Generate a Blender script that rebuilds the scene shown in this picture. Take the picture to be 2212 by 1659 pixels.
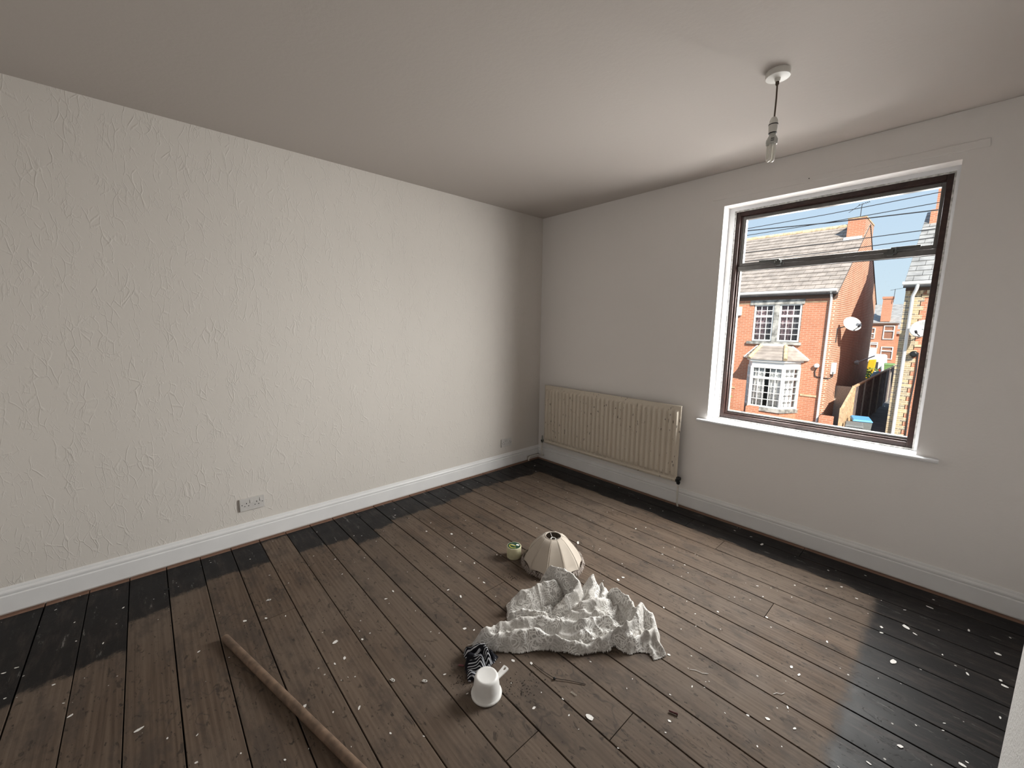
import bpy, bmesh, math, random
import numpy as np
from mathutils import Vector, Matrix

for o in list(bpy.data.objects):
    bpy.data.objects.remove(o)
scene = bpy.context.scene
COL = scene.collection
random.seed(7)
R = math.radians

# ------------------------------------------------------------------ camera
cam_d = bpy.data.cameras.new('camera')
cam_d.sensor_fit = 'HORIZONTAL'
cam_d.sensor_width = 36.0
cam_d.lens = 36.0 * 873.62 / 2212.0
cam_d.clip_start = 0.02
cam_d.clip_end = 400
cam = bpy.data.objects.new('camera', cam_d)
COL.objects.link(cam)
YAW, PITCH, ROLL = 0.832555, 0.142279, 0.0111035
fw = Vector((-math.sin(YAW) * math.cos(PITCH), math.cos(YAW) * math.cos(PITCH), -math.sin(PITCH)))
rt = Vector((math.cos(YAW), math.sin(YAW), 0))
up = rt.cross(fw)
r2 = rt * math.cos(ROLL) + up * math.sin(ROLL)
u2 = up * math.cos(ROLL) - rt * math.sin(ROLL)
M = Matrix((r2, u2, -fw)).transposed().to_4x4()
M.translation = Vector((3.16248, -3.30396, 1.50706))
cam.matrix_world = M
scene.camera = cam

# ------------------------------------------------------------------ light
scene.view_settings.view_transform = 'Standard'
scene.view_settings.look = 'None'
scene.view_settings.gamma = 1.0
scene.view_settings.use_curve_mapping = False
scene.view_settings.exposure = 0.0

world = bpy.data.worlds.new('sky')
scene.world = world
world.use_nodes = True
wn = world.node_tree
wn.nodes.clear()
w_out = wn.nodes.new('ShaderNodeOutputWorld')
w_bg = wn.nodes.new('ShaderNodeBackground')
w_tc = wn.nodes.new('ShaderNodeTexCoord')
w_sep = wn.nodes.new('ShaderNodeSeparateXYZ')
w_ramp = wn.nodes.new('ShaderNodeValToRGB')
w_ramp.color_ramp.elements[0].position = 0.0
w_ramp.color_ramp.elements[0].color = (0.72, 0.87, 0.95, 1)
w_ramp.color_ramp.elements[1].position = 0.5
w_ramp.color_ramp.elements[1].color = (0.42, 0.62, 0.90, 1)
_e = w_ramp.color_ramp.elements.new(0.22)
_e.color = (0.60, 0.77, 0.95, 1)
wn.links.new(w_tc.outputs['Generated'], w_sep.inputs[0])
wn.links.new(w_sep.outputs['Z'], w_ramp.inputs[0])
wn.links.new(w_ramp.outputs[0], w_bg.inputs[0])
wn.links.new(w_bg.outputs[0], w_out.inputs[0])
w_bg.inputs[1].default_value = 1.0

sun_d = bpy.data.lights.new('sun', 'SUN')
sun_d.energy = 9.0
sun_d.angle = R(0.6)
sun_d.color = (1.0, 0.93, 0.82)
sun = bpy.data.objects.new('sun', sun_d)
COL.objects.link(sun)
sun.rotation_euler = Vector((1.0, -1.0, 1.12)).to_track_quat('Z', 'Y').to_euler()

# added fill lamps outside the window, unseen by camera, strengthening the daylight; tilted downward
for _x in (2.15, 2.60, 3.05, 3.50):
    for _z in (1.16, 1.45, 1.74, 2.03, 2.32):
        fill_d = bpy.data.lights.new('window_fill_lamp', 'AREA')
        fill_d.shape = 'RECTANGLE'
        fill_d.size = 0.46
        fill_d.size_y = 0.26
        fill_d.energy = 14.0
        fill_d.color = (1.0, 0.975, 0.94)
        fill = bpy.data.objects.new('window_fill_lamp', fill_d)
        COL.objects.link(fill)
        fill.location = (_x, 0.42, _z)
        fill.rotation_euler = (R(90 - 38), 0, R(142))
        fill.visible_camera = False

# ------------------------------------------------------------------ helpers
def tag(o, label=None, cat=None, group=None, kind=None):
    if label: o['label'] = label
    if cat: o['category'] = cat
    if group: o['group'] = group
    if kind: o['kind'] = kind
    return o

def empty(name, loc=(0, 0, 0), label=None, cat=None, group=None, kind=None, rz=0):
    o = bpy.data.objects.new(name, None)
    o.empty_display_size = 0.05
    COL.objects.link(o)
    o.location = loc
    o.rotation_euler = (0, 0, rz)
    return tag(o, label, cat, group, kind)

def link(name, me, mat, parent=None):
    o = bpy.data.objects.new(name, me)
    COL.objects.link(o)
    if mat is not None and len(me.materials) == 0:
        me.materials.append(mat)
    if parent is not None:
        o.parent = parent
        bpy.context.view_layer.update() if False else None
    return o

class MB:
    def __init__(self):
        self.v = []; self.f = []; self.sm = []
    def add(self, vs, fs, smooth=False):
        n = len(self.v)
        self.v += [tuple(q) for q in vs]
        self.f += [tuple(i + n for i in f) for f in fs]
        self.sm += [smooth] * len(fs)
        return self
    def box(self, a, b):
        x0, y0, z0 = a; x1, y1, z1 = b
        if x0 > x1: x0, x1 = x1, x0
        if y0 > y1: y0, y1 = y1, y0
        if z0 > z1: z0, z1 = z1, z0
        vs = [(x0, y0, z0), (x1, y0, z0), (x1, y1, z0), (x0, y1, z0), (x0, y0, z1), (x1, y0, z1), (x1, y1, z1), (x0, y1, z1)]
        fs = [(0, 3, 2, 1), (4, 5, 6, 7), (0, 1, 5, 4), (1, 2, 6, 5), (2, 3, 7, 6), (3, 0, 4, 7)]
        return self.add(vs, fs)
    def hexa(self, vs):
        return self.add(vs, [(0, 3, 2, 1), (4, 5, 6, 7), (0, 1, 5, 4), (1, 2, 6, 5), (2, 3, 7, 6), (3, 0, 4, 7)])
    def lathe(self, prof, n=24, c=(0, 0, 0), cap=True, smooth=True, axis='z'):
        vs = []; fs = []
        for (r, z) in prof:
            for i in range(n):
                a = 2 * math.pi * i / n
                x, y = r * math.cos(a), r * math.sin(a)
                if axis == 'z': vs.append((c[0] + x, c[1] + y, c[2] + z))
                elif axis == 'y': vs.append((c[0] + x, c[1] + z, c[2] + y))
                else: vs.append((c[0] + z, c[1] + x, c[2] + y))
        m = len(prof)
        for k in range(m - 1):
            for i in range(n):
                j = (i + 1) % n
                fs.append((k * n + i, k * n + j, (k + 1) * n + j, (k + 1) * n + i))
        self.add(vs, fs, smooth)
        if cap:
            self.add(vs[:n], [tuple(reversed(range(n)))]); self.add(vs[-n:], [tuple(range(n))])
        return self
    def tube(self, pts, r, n=8, cap=True, smooth=True):
        pts = [Vector(q) for q in pts]
        rr = r if isinstance(r, (list, tuple)) else [r] * len(pts)
        vs = []; fs = []
        prev = None
        for k, q in enumerate(pts):
            if k == 0: t = pts[1] - pts[0]
            elif k == len(pts) - 1: t = pts[-1] - pts[-2]
            else: t = (pts[k + 1] - pts[k]).normalized() + (pts[k] - pts[k - 1]).normalized()
            t.normalize()
            if prev is None:
                a = Vector((0, 0, 1)) if abs(t.z) < 0.9 else Vector((1, 0, 0))
                prev = t.cross(a).normalized()
            u = (prev - t * prev.dot(t)).normalized(); prev = u
            w = t.cross(u)
            for i in range(n):
                an = 2 * math.pi * i / n
                vs.append(q + (u * math.cos(an) + w * math.sin(an)) * rr[k])
        for k in range(len(pts) - 1):
            for i in range(n):
                j = (i + 1) % n
                fs.append((k * n + i, k * n + j, (k + 1) * n + j, (k + 1) * n + i))
        self.add(vs, fs, smooth)
        if cap:
            self.add(vs[:n], [tuple(reversed(range(n)))]); self.add(vs[-n:], [tuple(range(n))])
        return self
    def extrude(self, prof, p0, p1, smooth=False):
        """closed profile given as 3D offsets, swept from p0 to p1"""
        n = len(prof)
        a = [tuple(Vector(p0) + Vector(q)) for q in prof]; b = [tuple(Vector(p1) + Vector(q)) for q in prof]
        fs = [(i, (i + 1) % n, n + (i + 1) % n, n + i) for i in range(n)]
        fs += [tuple(reversed(range(n))), tuple(range(n, 2 * n))]
        return self.add(a + b, fs, smooth)
    def mesh(self, name, fix=True):
        me = bpy.data.meshes.new(name)
        me.from_pydata(self.v, [], self.f)
        me.polygons.foreach_set('use_smooth', self.sm)
        if fix:
            bm = bmesh.new(); bm.from_mesh(me)
            bmesh.ops.recalc_face_normals(bm, faces=bm.faces)
            bm.to_mesh(me); bm.free()
        me.update()
        return me
    def build(self, name, mat, parent=None, bevel=0.0, seg=2):
        o = link(name, self.mesh(name), mat, parent)
        if bevel:
            m = o.modifiers.new('bevel', 'BEVEL'); m.width = bevel; m.segments = seg; m.limit_method = 'ANGLE'; m.angle_limit = R(40)
        return o

def boxo(name, a, b, mat, parent=None, bevel=0.0):
    return MB().box(a, b).build(name, mat, parent, bevel)

# ------------------------------------------------------------------ materials
class NT:
    def __init__(self, name):
        self.m = bpy.data.materials.new(name); self.m.use_nodes = True
        self.t = self.m.node_tree; self.b = self.t.nodes['Principled BSDF']; self.out = self.t.nodes['Material Output']
    def n(self, typ, **kw):
        d = self.t.nodes.new(typ)
        for k, v in kw.items():
            if k.startswith('i_'):
                key = k[2:]; key = int(key) if key.isdigit() else key.replace('_', ' ')
                if isinstance(v, bpy.types.NodeSocket): self.t.links.new(v, d.inputs[key])
                else: d.inputs[key].default_value = v
            else: setattr(d, k, v)
        return d
    def l(self, a, b): self.t.links.new(a, b)
    def pos(self): return self.n('ShaderNodeNewGeometry').outputs['Position']
    def math(self, op, a, b=0.0, c=None, clamp=False):
        d = self.n('ShaderNodeMath', operation=op); d.use_clamp = clamp
        for i, v in enumerate((a, b, c)):
            if v is None: continue
            if isinstance(v, bpy.types.NodeSocket): self.l(v, d.inputs[i])
            else: d.inputs[i].default_value = v
        return d.outputs[0]
    def mix(self, f, a, b, typ='MIX'):
        d = self.n('ShaderNodeMix', data_type='RGBA', blend_type=typ)
        for s, v in ((d.inputs[0], f), (d.inputs[6], a), (d.inputs[7], b)):
            if isinstance(v, bpy.types.NodeSocket): self.l(v, s)
            else: s.default_value = v if not isinstance(v, tuple) else (*v[:3], 1)
        return d.outputs[2]
    def noise(self, vec, scale, detail=4, rough=0.5, dist=0.0):
        d = self.n('ShaderNodeTexNoise'); d.inputs['Scale'].default_value = scale; d.inputs['Detail'].default_value = detail
        d.inputs['Roughness'].default_value = rough; d.inputs['Distortion'].default_value = dist
        if vec is not None: self.l(vec, d.inputs['Vector'])
        return d.outputs['Fac']
    def vor(self, vec, scale, feat='F1', rnd=1.0):
        d = self.n('ShaderNodeTexVoronoi', feature=feat); d.inputs['Scale'].default_value = scale
        d.inputs['Randomness'].default_value = rnd
        if vec is not None: self.l(vec, d.inputs['Vector'])
        return d
    def mapv(self, vec, scale=(1, 1, 1), loc=(0, 0, 0), rot=(0, 0, 0)):
        d = self.n('ShaderNodeMapping'); self.l(vec, d.inputs[0])
        d.inputs['Scale'].default_value = scale; d.inputs['Location'].default_value = loc; d.inputs['Rotation'].default_value = rot
        return d.outputs[0]
    def step(self, v, lo, hi):
        d = self.n('ShaderNodeMapRange', interpolation_type='SMOOTHSTEP'); self.l(v, d.inputs[0])
        d.inputs[1].default_value = lo; d.inputs[2].default_value = hi
        return d.outputs[0]
    def bump(self, h, strength, dist=0.01, normal=None):
        d = self.n('ShaderNodeBump'); d.inputs['Strength'].default_value = strength; d.inputs['Distance'].default_value = dist
        self.l(h, d.inputs['Height'])
        if normal is not None: self.l(normal, d.inputs['Normal'])
        return d.outputs[0]
    def set(self, col=None, rough=None, normal=None, metal=None, spec=None):
        for key, v in (('Base Color', col), ('Roughness', rough), ('Normal', normal), ('Metallic', metal), ('Specular IOR Level', spec)):
            if v is None: continue
            s = self.b.inputs[key]
            if isinstance(v, bpy.types.NodeSocket): self.l(v, s)
            else: s.default_value = (*v[:3], 1) if isinstance(v, tuple) else v
        return self.m

def plain(name, col, rough=0.6, metal=0.0, var=0.12, scale=30, spec=0.4, bump=0.0):
    t = NT(name)
    nz = t.noise(t.pos(), scale, 3)
    c = t.mix(t.step(nz, 0.3, 0.7), tuple(x * (1 - var) for x in col), tuple(min(1, x * (1 + var)) for x in col))
    nrm = t.bump(nz, bump, 0.004) if bump else None
    return t.set(c, rough, nrm, metal, spec)

MAT = {}
# wall with heavy vertical-streak textured paper
def m_wall_tex():
    t = NT('textured_wallpaper'); p = t.pos()
    base = (0.80, 0.77, 0.735)
    warp = t.n('ShaderNodeTexNoise'); t.l(p, warp.inputs['Vector']); warp.inputs['Scale'].default_value = 3.0; warp.inputs['Detail'].default_value = 3
    off = t.n('ShaderNodeVectorMath', operation='SCALE'); t.l(warp.outputs['Color'], off.inputs[0]); off.inputs['Scale'].default_value = 0.16
    pw = t.n('ShaderNodeVectorMath', operation='ADD'); t.l(p, pw.inputs[0]); t.l(off.outputs[0], pw.inputs[1])
    s1 = t.mapv(pw.outputs[0], (1, 9.0, 2.6), (0, 0, 0), (R(9), 0, 0))
    v = t.vor(s1, 3.4, 'DISTANCE_TO_EDGE').outputs['Distance']
    ridge = t.math('SUBTRACT', 1.0, t.step(v, 0.0, 0.075))
    brk = t.step(t.noise(t.mapv(p, (1, 5, 2)), 2.6, 4, 0.65), 0.46, 0.62)
    ridge = t.math('MULTIPLY', ridge, brk)
    s2 = t.mapv(pw.outputs[0], (1, 12.0, 4.5), (0, 3, 1), (R(-14), 0, 0))
    v2 = t.vor(s2, 4.6, 'DISTANCE_TO_EDGE').outputs['Distance']
    ridge2 = t.math('MULTIPLY', t.math('SUBTRACT', 1.0, t.step(v2, 0.0, 0.09)), t.step(t.noise(t.mapv(p, (1, 4, 2)), 4.0, 3, 0.6), 0.5, 0.64))
    lump = t.noise(p, 14, 5, 0.6)
    h = t.math('ADD', t.math('MULTIPLY', ridge, 1.0), t.math('MULTIPLY', ridge2, 0.7))
    h = t.math('ADD', h, t.math('MULTIPLY', lump, 0.35))
    nrm = t.bump(h, 0.42, 0.004)
    c = t.mix(t.noise(p, 1.2, 3), (0.62, 0.583, 0.54), (0.655, 0.618, 0.578))
    return t.set(c, 0.75, nrm, spec=0.25)
MAT['wall_tex'] = m_wall_tex()

def m_wall(name, col, bump=0.25, sc=70):
    t = NT(name); p = t.pos()
    h = t.math('ADD', t.noise(p, sc, 4, 0.6), t.math('MULTIPLY', t.noise(p, 6, 3), 0.8))
    c = t.mix(t.noise(p, 0.9, 3), tuple(x * 0.975 for x in col), tuple(min(1, x * 1.02) for x in col))
    return t.set(c, 0.8, t.bump(h, bump, 0.003), spec=0.2)
MAT['wall'] = m_wall('painted_plaster', (0.80, 0.772, 0.752))
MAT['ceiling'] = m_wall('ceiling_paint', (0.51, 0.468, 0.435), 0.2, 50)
MAT['breast'] = m_wall('woodchip_paper', (0.70, 0.69, 0.675), 0.9, 130)
MAT['gloss'] = plain('white_gloss_paint', (0.74, 0.735, 0.735), 0.38, var=0.02, scale=8)
MAT['sillp'] = plain('sill_paint', (0.76, 0.77, 0.79), 0.35, var=0.02)
MAT['filler'] = plain('filler', (0.50, 0.49, 0.47), 0.9, var=0.35, scale=60)
MAT['brownwood'] = plain('dark_stained_timber', (0.034, 0.016, 0.013), 0.34, var=0.3, scale=40)
MAT['greyalu'] = plain('grey_window_metal', (0.16, 0.155, 0.15), 0.42, 0.3, var=0.1)
MAT['stay'] = plain('window_stay_metal', (0.12, 0.125, 0.12), 0.4, 0.6)
MAT['black'] = plain('black_void', (0.006, 0.006, 0.006), 0.9)
MAT['socket'] = plain('socket_plastic', (0.56, 0.54, 0.52), 0.35, var=0.03)
MAT['slot'] = plain('socket_slot', (0.01, 0.01, 0.01), 0.6)
MAT['pvcwhite'] = plain('white_plastic', (0.72, 0.70, 0.66), 0.4, var=0.03)
MAT['cordbrown'] = plain('brown_flex', (0.10, 0.07, 0.05), 0.6)
MAT['blackplastic'] = plain('black_plastic', (0.012, 0.013, 0.014), 0.4)
MAT['pipe'] = plain('painted_pipe', (0.66, 0.63, 0.58), 0.4, var=0.08)
MAT['chrome'] = plain('valve_metal', (0.32, 0.33, 0.3), 0.3, 0.9)

def m_glass(name, tint=(1, 1, 1), refl=0.06):
    t = NT(name); t.t.nodes.remove(t.b)
    tr = t.n('ShaderNodeBsdfTransparent'); tr.inputs[0].default_value = (*tint, 1)
    gl = t.n('ShaderNodeBsdfGlossy'); gl.inputs['Roughness'].default_value = 0.02
    lw = t.n('ShaderNodeLayerWeight'); lw.inputs[0].default_value = 0.25
    f = t.math('MULTIPLY', lw.outputs['Fresnel'], refl * 6, clamp=True)
    mx = t.n('ShaderNodeMixShader'); t.l(f, mx.inputs[0]); t.l(tr.outputs[0], mx.inputs[1]); t.l(gl.outputs[0], mx.inputs[2])
    # light dust on the pane
    df = t.n('ShaderNodeBsdfDiffuse'); df.inputs[0].default_value = (0.8, 0.8, 0.78, 1)
    dust = t.math('MULTIPLY', t.step(t.noise(t.pos(), 90, 3, 0.7), 0.62, 0.8), 0.10)
    mx2 = t.n('ShaderNodeMixShader'); t.l(dust, mx2.inputs[0]); t.l(mx.outputs[0], mx2.inputs[1]); t.l(df.outputs[0], mx2.inputs[2])
    t.l(mx2.outputs[0], t.out.inputs[0])
    return t.m
MAT['glass'] = m_glass('window_glass', (0.97, 0.98, 0.98), 0.04)
MAT['farglass'] = m_glass('far_glass', (0.96, 0.97, 0.98), 0.06)

def m_plank():
    t = NT('floorboard'); p = t.pos()
    def attr(name):
        a = t.n('ShaderNodeAttribute', attribute_type='OBJECT'); a.attribute_name = name; return a.outputs['Fac']
    sl, tone, seed = attr('stain_x'), attr('tone'), attr('seed')
    sep = t.n('ShaderNodeSeparateXYZ'); t.l(p, sep.inputs[0]); X, Y = sep.outputs[0], sep.outputs[1]
    cmb = t.n('ShaderNodeCombineXYZ'); t.l(X, cmb.inputs[0]); t.l(Y, cmb.inputs[1]); t.l(seed, cmb.inputs[2])
    q = cmb.outputs[0]
    # grain: long streaks with gently wandering rings
    g1 = t.noise(t.mapv(q, (1.1, 34, 1)), 1.0, 6, 0.68, 1.6)
    wv = t.n('ShaderNodeTexWave', wave_type='BANDS', bands_direction='Y', wave_profile='SIN')
    t.l(t.mapv(q, (0.55, 16, 1)), wv.inputs['Vector']); wv.inputs['Scale'].default_value = 1.0; wv.inputs['Distortion'].default_value = 7.0
    wv.inputs['Detail'].default_value = 2.0; wv.inputs['Detail Scale'].default_value = 0.8
    grain = t.math('ADD', t.math('MULTIPLY', g1, 0.9), t.math('MULTIPLY', wv.outputs['Fac'], 0.10))
    wood = t.mix(t.step(grain, 0.30, 0.70), (0.074, 0.051, 0.037), (0.128, 0.093, 0.068))
    wood = t.mix(t.math('MULTIPLY', t.step(t.noise(p, 1.1, 3), 0.35, 0.65), 0.4), wood, (0.142, 0.114, 0.092))
    tn = t.n('ShaderNodeVectorMath', operation='SCALE'); t.l(wood, tn.inputs[0]); t.l(tone, tn.inputs['Scale'])
    wood = tn.outputs[0]
    # grime patches, knots, small dark dents
    grime = t.step(t.noise(t.mapv(q, (2.2, 4.5, 1), (4, 2, 0)), 2.2, 6, 0.7), 0.47, 0.66)
    wood = t.mix(t.math('MULTIPLY', grime, 0.62), wood, (0.058, 0.046, 0.039))
    kw = t.n('ShaderNodeVectorMath', operation='ADD'); t.l(t.mapv(q, (2.2, 6.0, 1)), kw.inputs[0])
    ko = t.n('ShaderNodeTexNoise'); t.l(t.mapv(q, (9, 20, 1)), ko.inputs['Vector']); ks = t.n('ShaderNodeVectorMath', operation='SCALE'); t.l(ko.outputs['Color'], ks.inputs[0]); ks.inputs['Scale'].default_value = 0.16; t.l(ks.outputs[0], kw.inputs[1])
    kn = t.vor(kw.outputs[0], 1.0).outputs['Distance']
    knot = t.math('SUBTRACT', 1.0, t.step(kn, 0.04, 0.14))
    wood = t.mix(t.math('MULTIPLY', knot, 0.75), wood, (0.055, 0.036, 0.026))
    d1 = t.step(t.noise(t.mapv(q, (7, 13, 1)), 2.6, 4, 0.6, 0.6), 0.60, 0.69)
    d2 = t.step(t.noise(t.mapv(q, (20, 34, 1), (3, 5, 2)), 2.2, 3, 0.55), 0.625, 0.70)
    dk = t.math('MAXIMUM', t.math('MULTIPLY', d1, 0.8), t.math('MULTIPLY', d2, t.step(t.noise(p, 4, 2), 0.40, 0.55)))
    wood = t.mix(t.math('MULTIPLY', dk, 0.8), wood, (0.03, 0.024, 0.02))
    # spilled-liquid tide lines
    tv = t.noise(t.mapv(p, (1, 1.6, 1)), 2.6, 3, 0.6)
    tide = t.math('MULTIPLY', t.math('SUBTRACT', 1.0, t.step(t.math('ABSOLUTE', t.math('SUBTRACT', tv, 0.5)), 0.0, 0.012)), t.step(t.noise(p, 1.7, 2), 0.5, 0.62))
    wood = t.mix(t.math('MULTIPLY', tide, 0.6), wood, (0.05, 0.04, 0.035))
    # black varnish border
    en = t.math('MULTIPLY', t.math('SUBTRACT', t.noise(p, 13, 6, 0.75), 0.5), 0.15)
    en2 = t.math('MULTIPLY', t.math('SUBTRACT', t.noise(p, 5, 3, 0.6), 0.5), 0.10)
    eX = t.math('ADD', X, en); eY = t.math('ADD', Y, en2)
    mL = t.math('SUBTRACT', 1.0, t.step(t.math('SUBTRACT', eX, sl), -0.018, 0.020))
    mB = t.step(eY, -0.345, -0.325)
    mR = t.step(t.math('ADD', X, t.math('MULTIPLY', en, 0.5)), 2.975, 3.035)
    stain = t.math('MAXIMUM', t.math('MAXIMUM', mL, mB), mR)
    worn = t.step(t.noise(t.mapv(q, (3, 16, 1)), 1.6, 6, 0.75), 0.46, 0.72)
    blk = t.mix(t.math('MULTIPLY', worn, 0.6), (0.009, 0.008, 0.008), (0.050, 0.038, 0.033))
    col = t.mix(stain, wood, blk)
    # raw strip where a bead used to cover the boards
    raw = t.math('MAXIMUM', t.math('SUBTRACT', 1.0, t.step(X, 0.040, 0.044)), t.step(Y, -0.046, -0.042))
    col = t.mix(raw, col, t.mix(g1, (0.20, 0.115, 0.08), (0.30, 0.18, 0.13)))
    # fine paint spatter
    sp = t.vor(t.mapv(p, (1, 1, 1)), 19.0)
    rr = t.n('ShaderNodeSeparateColor'); t.l(sp.outputs['Color'], rr.inputs[0])
    spk = t.math('MULTIPLY', t.math('LESS_THAN', sp.outputs['Distance'], t.math('MULTIPLY', rr.outputs[0], 0.085)), t.math('GREATER_THAN', rr.outputs[1], 0.55))
    col = t.mix(t.math('MULTIPLY', spk, 0.8), col, (0.5, 0.48, 0.45))
    # pale scuffs across the varnish on the alcove side
    scf = t.math('MULTIPLY', t.step(t.noise(t.mapv(p, (2.0, 9, 1), (0, 0, 0), (0, 0, R(-12))), 2.4, 5, 0.75), 0.60, 0.74), t.math('MULTIPLY', stain, 0.5))
    col = t.mix(scf, col, (0.35, 0.33, 0.31))
    ro = t.n('ShaderNodeMapRange'); t.l(stain, ro.inputs[0]); ro.inputs[3].default_value = 0.72; ro.inputs[4].default_value = 0.50
    rough = t.math('ADD', ro.outputs[0], t.math('MULTIPLY', t.math('SUBTRACT', t.noise(p, 9, 4), 0.5), 0.25))
    hgt = t.math('ADD', t.math('MULTIPLY', grain, 0.6), t.math('MULTIPLY', dk, -1.0))
    return t.set(col, rough, t.bump(hgt, 0.3, 0.002), spec=0.16)
MAT['plank'] = m_plank()
MAT['subfloor'] = plain('gap_dirt', (0.008, 0.007, 0.006), 0.95)
FLAKES = [(1.266,-3.443,0.0339),(1.02,-3.638,0.0215),(0.6,-3.569,0.0165),(0.776,-3.707,0.0146),(0.497,-3.665,0.01),(0.315,-3.685,0.0106),(0.33,-3.506,0.0149),(0.925,-3.665,0.0111),(0.814,-3.615,0.0071),(0.551,-3.875,0.0181),(0.544,-3.84,0.0184),(0.74,-3.842,0.0112),(0.868,-3.044,0.0214),(1.377,-3.365,0.0102),(0.958,-3.239,0.0142),(0.892,-3.512,0.0048),(0.119,-3.769,0.0132),(0.244,-2.916,0.0108),(0.518,-2.862,0.0118),(0.603,-2.506,0.0126),(0.794,-2.53,0.0102),(0.711,-2.358,0.0091),(0.389,-2.302,0.01),(0.425,-2.261,0.0101),(0.178,-1.887,0.0138),(0.286,-1.934,0.0156),(0.583,-1.786,0.015),(0.674,-1.877,0.0185),(0.829,-1.76,0.0254),(0.992,-1.846,0.0134),(1.345,-2.129,0.0161),(1.44,-2.108,0.0274),(1.148,-2.371,0.0239),(1.182,-2.431,0.0194),(1.229,-2.434,0.0076),(1.322,-2.634,0.0069),(1.384,-2.645,0.0148),(1.315,-2.749,0.03),(1.44,-2.75,0.0203),(1.443,-2.794,0.0175),(1.548,-2.803,0.0072),(1.816,-2.457,0.0152),(1.673,-2.47,0.0077),(1.594,-2.346,0.0055),(1.559,-2.372,0.0069),(1.211,-2.774,0.0055),(0.917,-2.959,0.018),(0.965,-2.88,0.0145),(1.375,-2.355,0.0089),(1.266,-2.319,0.0062),(1.724,-2.796,0.0224),(1.573,-2.955,0.02),(1.674,-2.879,0.0098),(1.723,-2.927,0.0118),(1.901,-2.749,0.0117),(1.993,-2.662,0.0102),(1.853,-2.876,0.0068),(1.759,-2.992,0.0067),(1.434,-3.283,0.0116),(1.551,-3.295,0.013),(1.617,-3.175,0.008),(1.744,-3.065,0.011),(0.184,-1.2,0.0118),(0.542,-0.56,0.0123),(0.725,-1.56,0.0118),(1.173,-1.226,0.0114),(1.078,-1.378,0.0094),(1.054,-1.944,0.0083),(1.157,-1.911,0.0097),(1.231,-1.855,0.0161),(1.254,-1.686,0.0117),(1.277,-1.672,0.01),(1.428,-1.932,0.0238),(1.373,-1.929,0.0091),(1.515,-1.16,0.0442),(1.947,-1.266,0.0214),(1.941,-1.31,0.0227),(1.715,-0.594,0.0115),(1.675,-0.669,0.0171),(0.964,-0.223,0.0144),(1.862,-1.144,0.0113),(1.98,-0.844,0.0152),(2.064,-0.86,0.0082),(2.136,-0.852,0.0113),(1.569,-0.266,0.0127),(1.662,-0.229,0.0125),(1.144,-0.083,0.0143),(0.196,-0.257,0.0192),(0.327,-0.371,0.0184),(0.916,-1.641,0.0129),(2.178,-0.985,0.0092),(2.025,-2.132,0.0182),(1.96,-2.184,0.02),(2.357,-2.142,0.0367),(2.185,-2.277,0.0175),(2.236,-2.161,0.0128),(2.563,-1.705,0.0139),(2.519,-1.812,0.0104),(2.383,-1.921,0.0079),(2.416,-1.618,0.0175),(2.572,-1.923,0.0146),(2.584,-1.977,0.0085),(2.157,-2.205,0.0052),(2.197,-1.924,0.0114),(2.358,-2.212,0.0048),(2.497,-2.16,0.0082),(1.957,-2.438,0.013),(1.654,-2.234,0.0221),(1.692,-2.204,0.0126),(2.298,-2.196,0.0098),(2.374,-1.862,0.0054),(2.51,-1.625,0.0056),(2.499,-1.466,0.0072),(2.188,-0.919,0.0094),(2.519,-0.737,0.0164),(2.666,-0.561,0.0134),(2.855,-0.369,0.0164),(2.798,-0.455,0.0148),(2.933,-0.436,0.0157),(2.384,-0.194,0.0399),(2.296,-0.133,0.0202),(2.183,-0.128,0.0189),(2.178,-0.061,0.0096),(2.641,-0.993,0.0172),(2.452,-1.144,0.0135),(2.243,-1.333,0.0137),(2.378,-1.252,0.0094),(2.32,-1.137,0.0071),(2.303,-1.187,0.0098),(2.892,-0.962,0.0184),(2.867,-0.75,0.0132),(2.573,-0.82,0.0107),(2.766,-0.223,0.0159),(2.932,-0.114,0.014),(2.817,-1.268,0.0198),(2.851,-1.292,0.0221),(2.42,-1.34,0.0096),(2.966,-1.11,0.0056),(3.215,-0.227,0.0352),(3.226,-0.118,0.0145),(3.057,-0.629,0.0197),(3.062,-0.681,0.018),(3.141,-0.534,0.0394),(3.176,-0.564,0.0225),(3.125,-0.36,0.0174),(3.122,-0.882,0.0441),(3.358,-0.322,0.0261),(3.449,-0.445,0.0272),(3.448,-0.662,0.0168),(3.458,-0.694,0.0247),(3.496,-0.239,0.0127),(3.351,-0.722,0.0228),(3.436,-0.931,0.0177),(3.273,-0.65,0.0132),(3.288,-1.131,0.0124),(3.215,-1.225,0.0089),(3.182,-1.381,0.0211),(3.335,-1.305,0.0225),(3.346,-1.278,0.01),(3.114,-1.544,0.018),(3.045,-1.64,0.0089),(2.905,-1.593,0.0171),(2.862,-1.511,0.018),(2.824,-1.627,0.02),(2.767,-1.669,0.0126),(2.892,-1.708,0.0056),(2.832,-1.774,0.0093),(3.088,-1.051,0.0067),(3.157,-1.014,0.0066),(3.286,-1.176,0.0098)]
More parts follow.
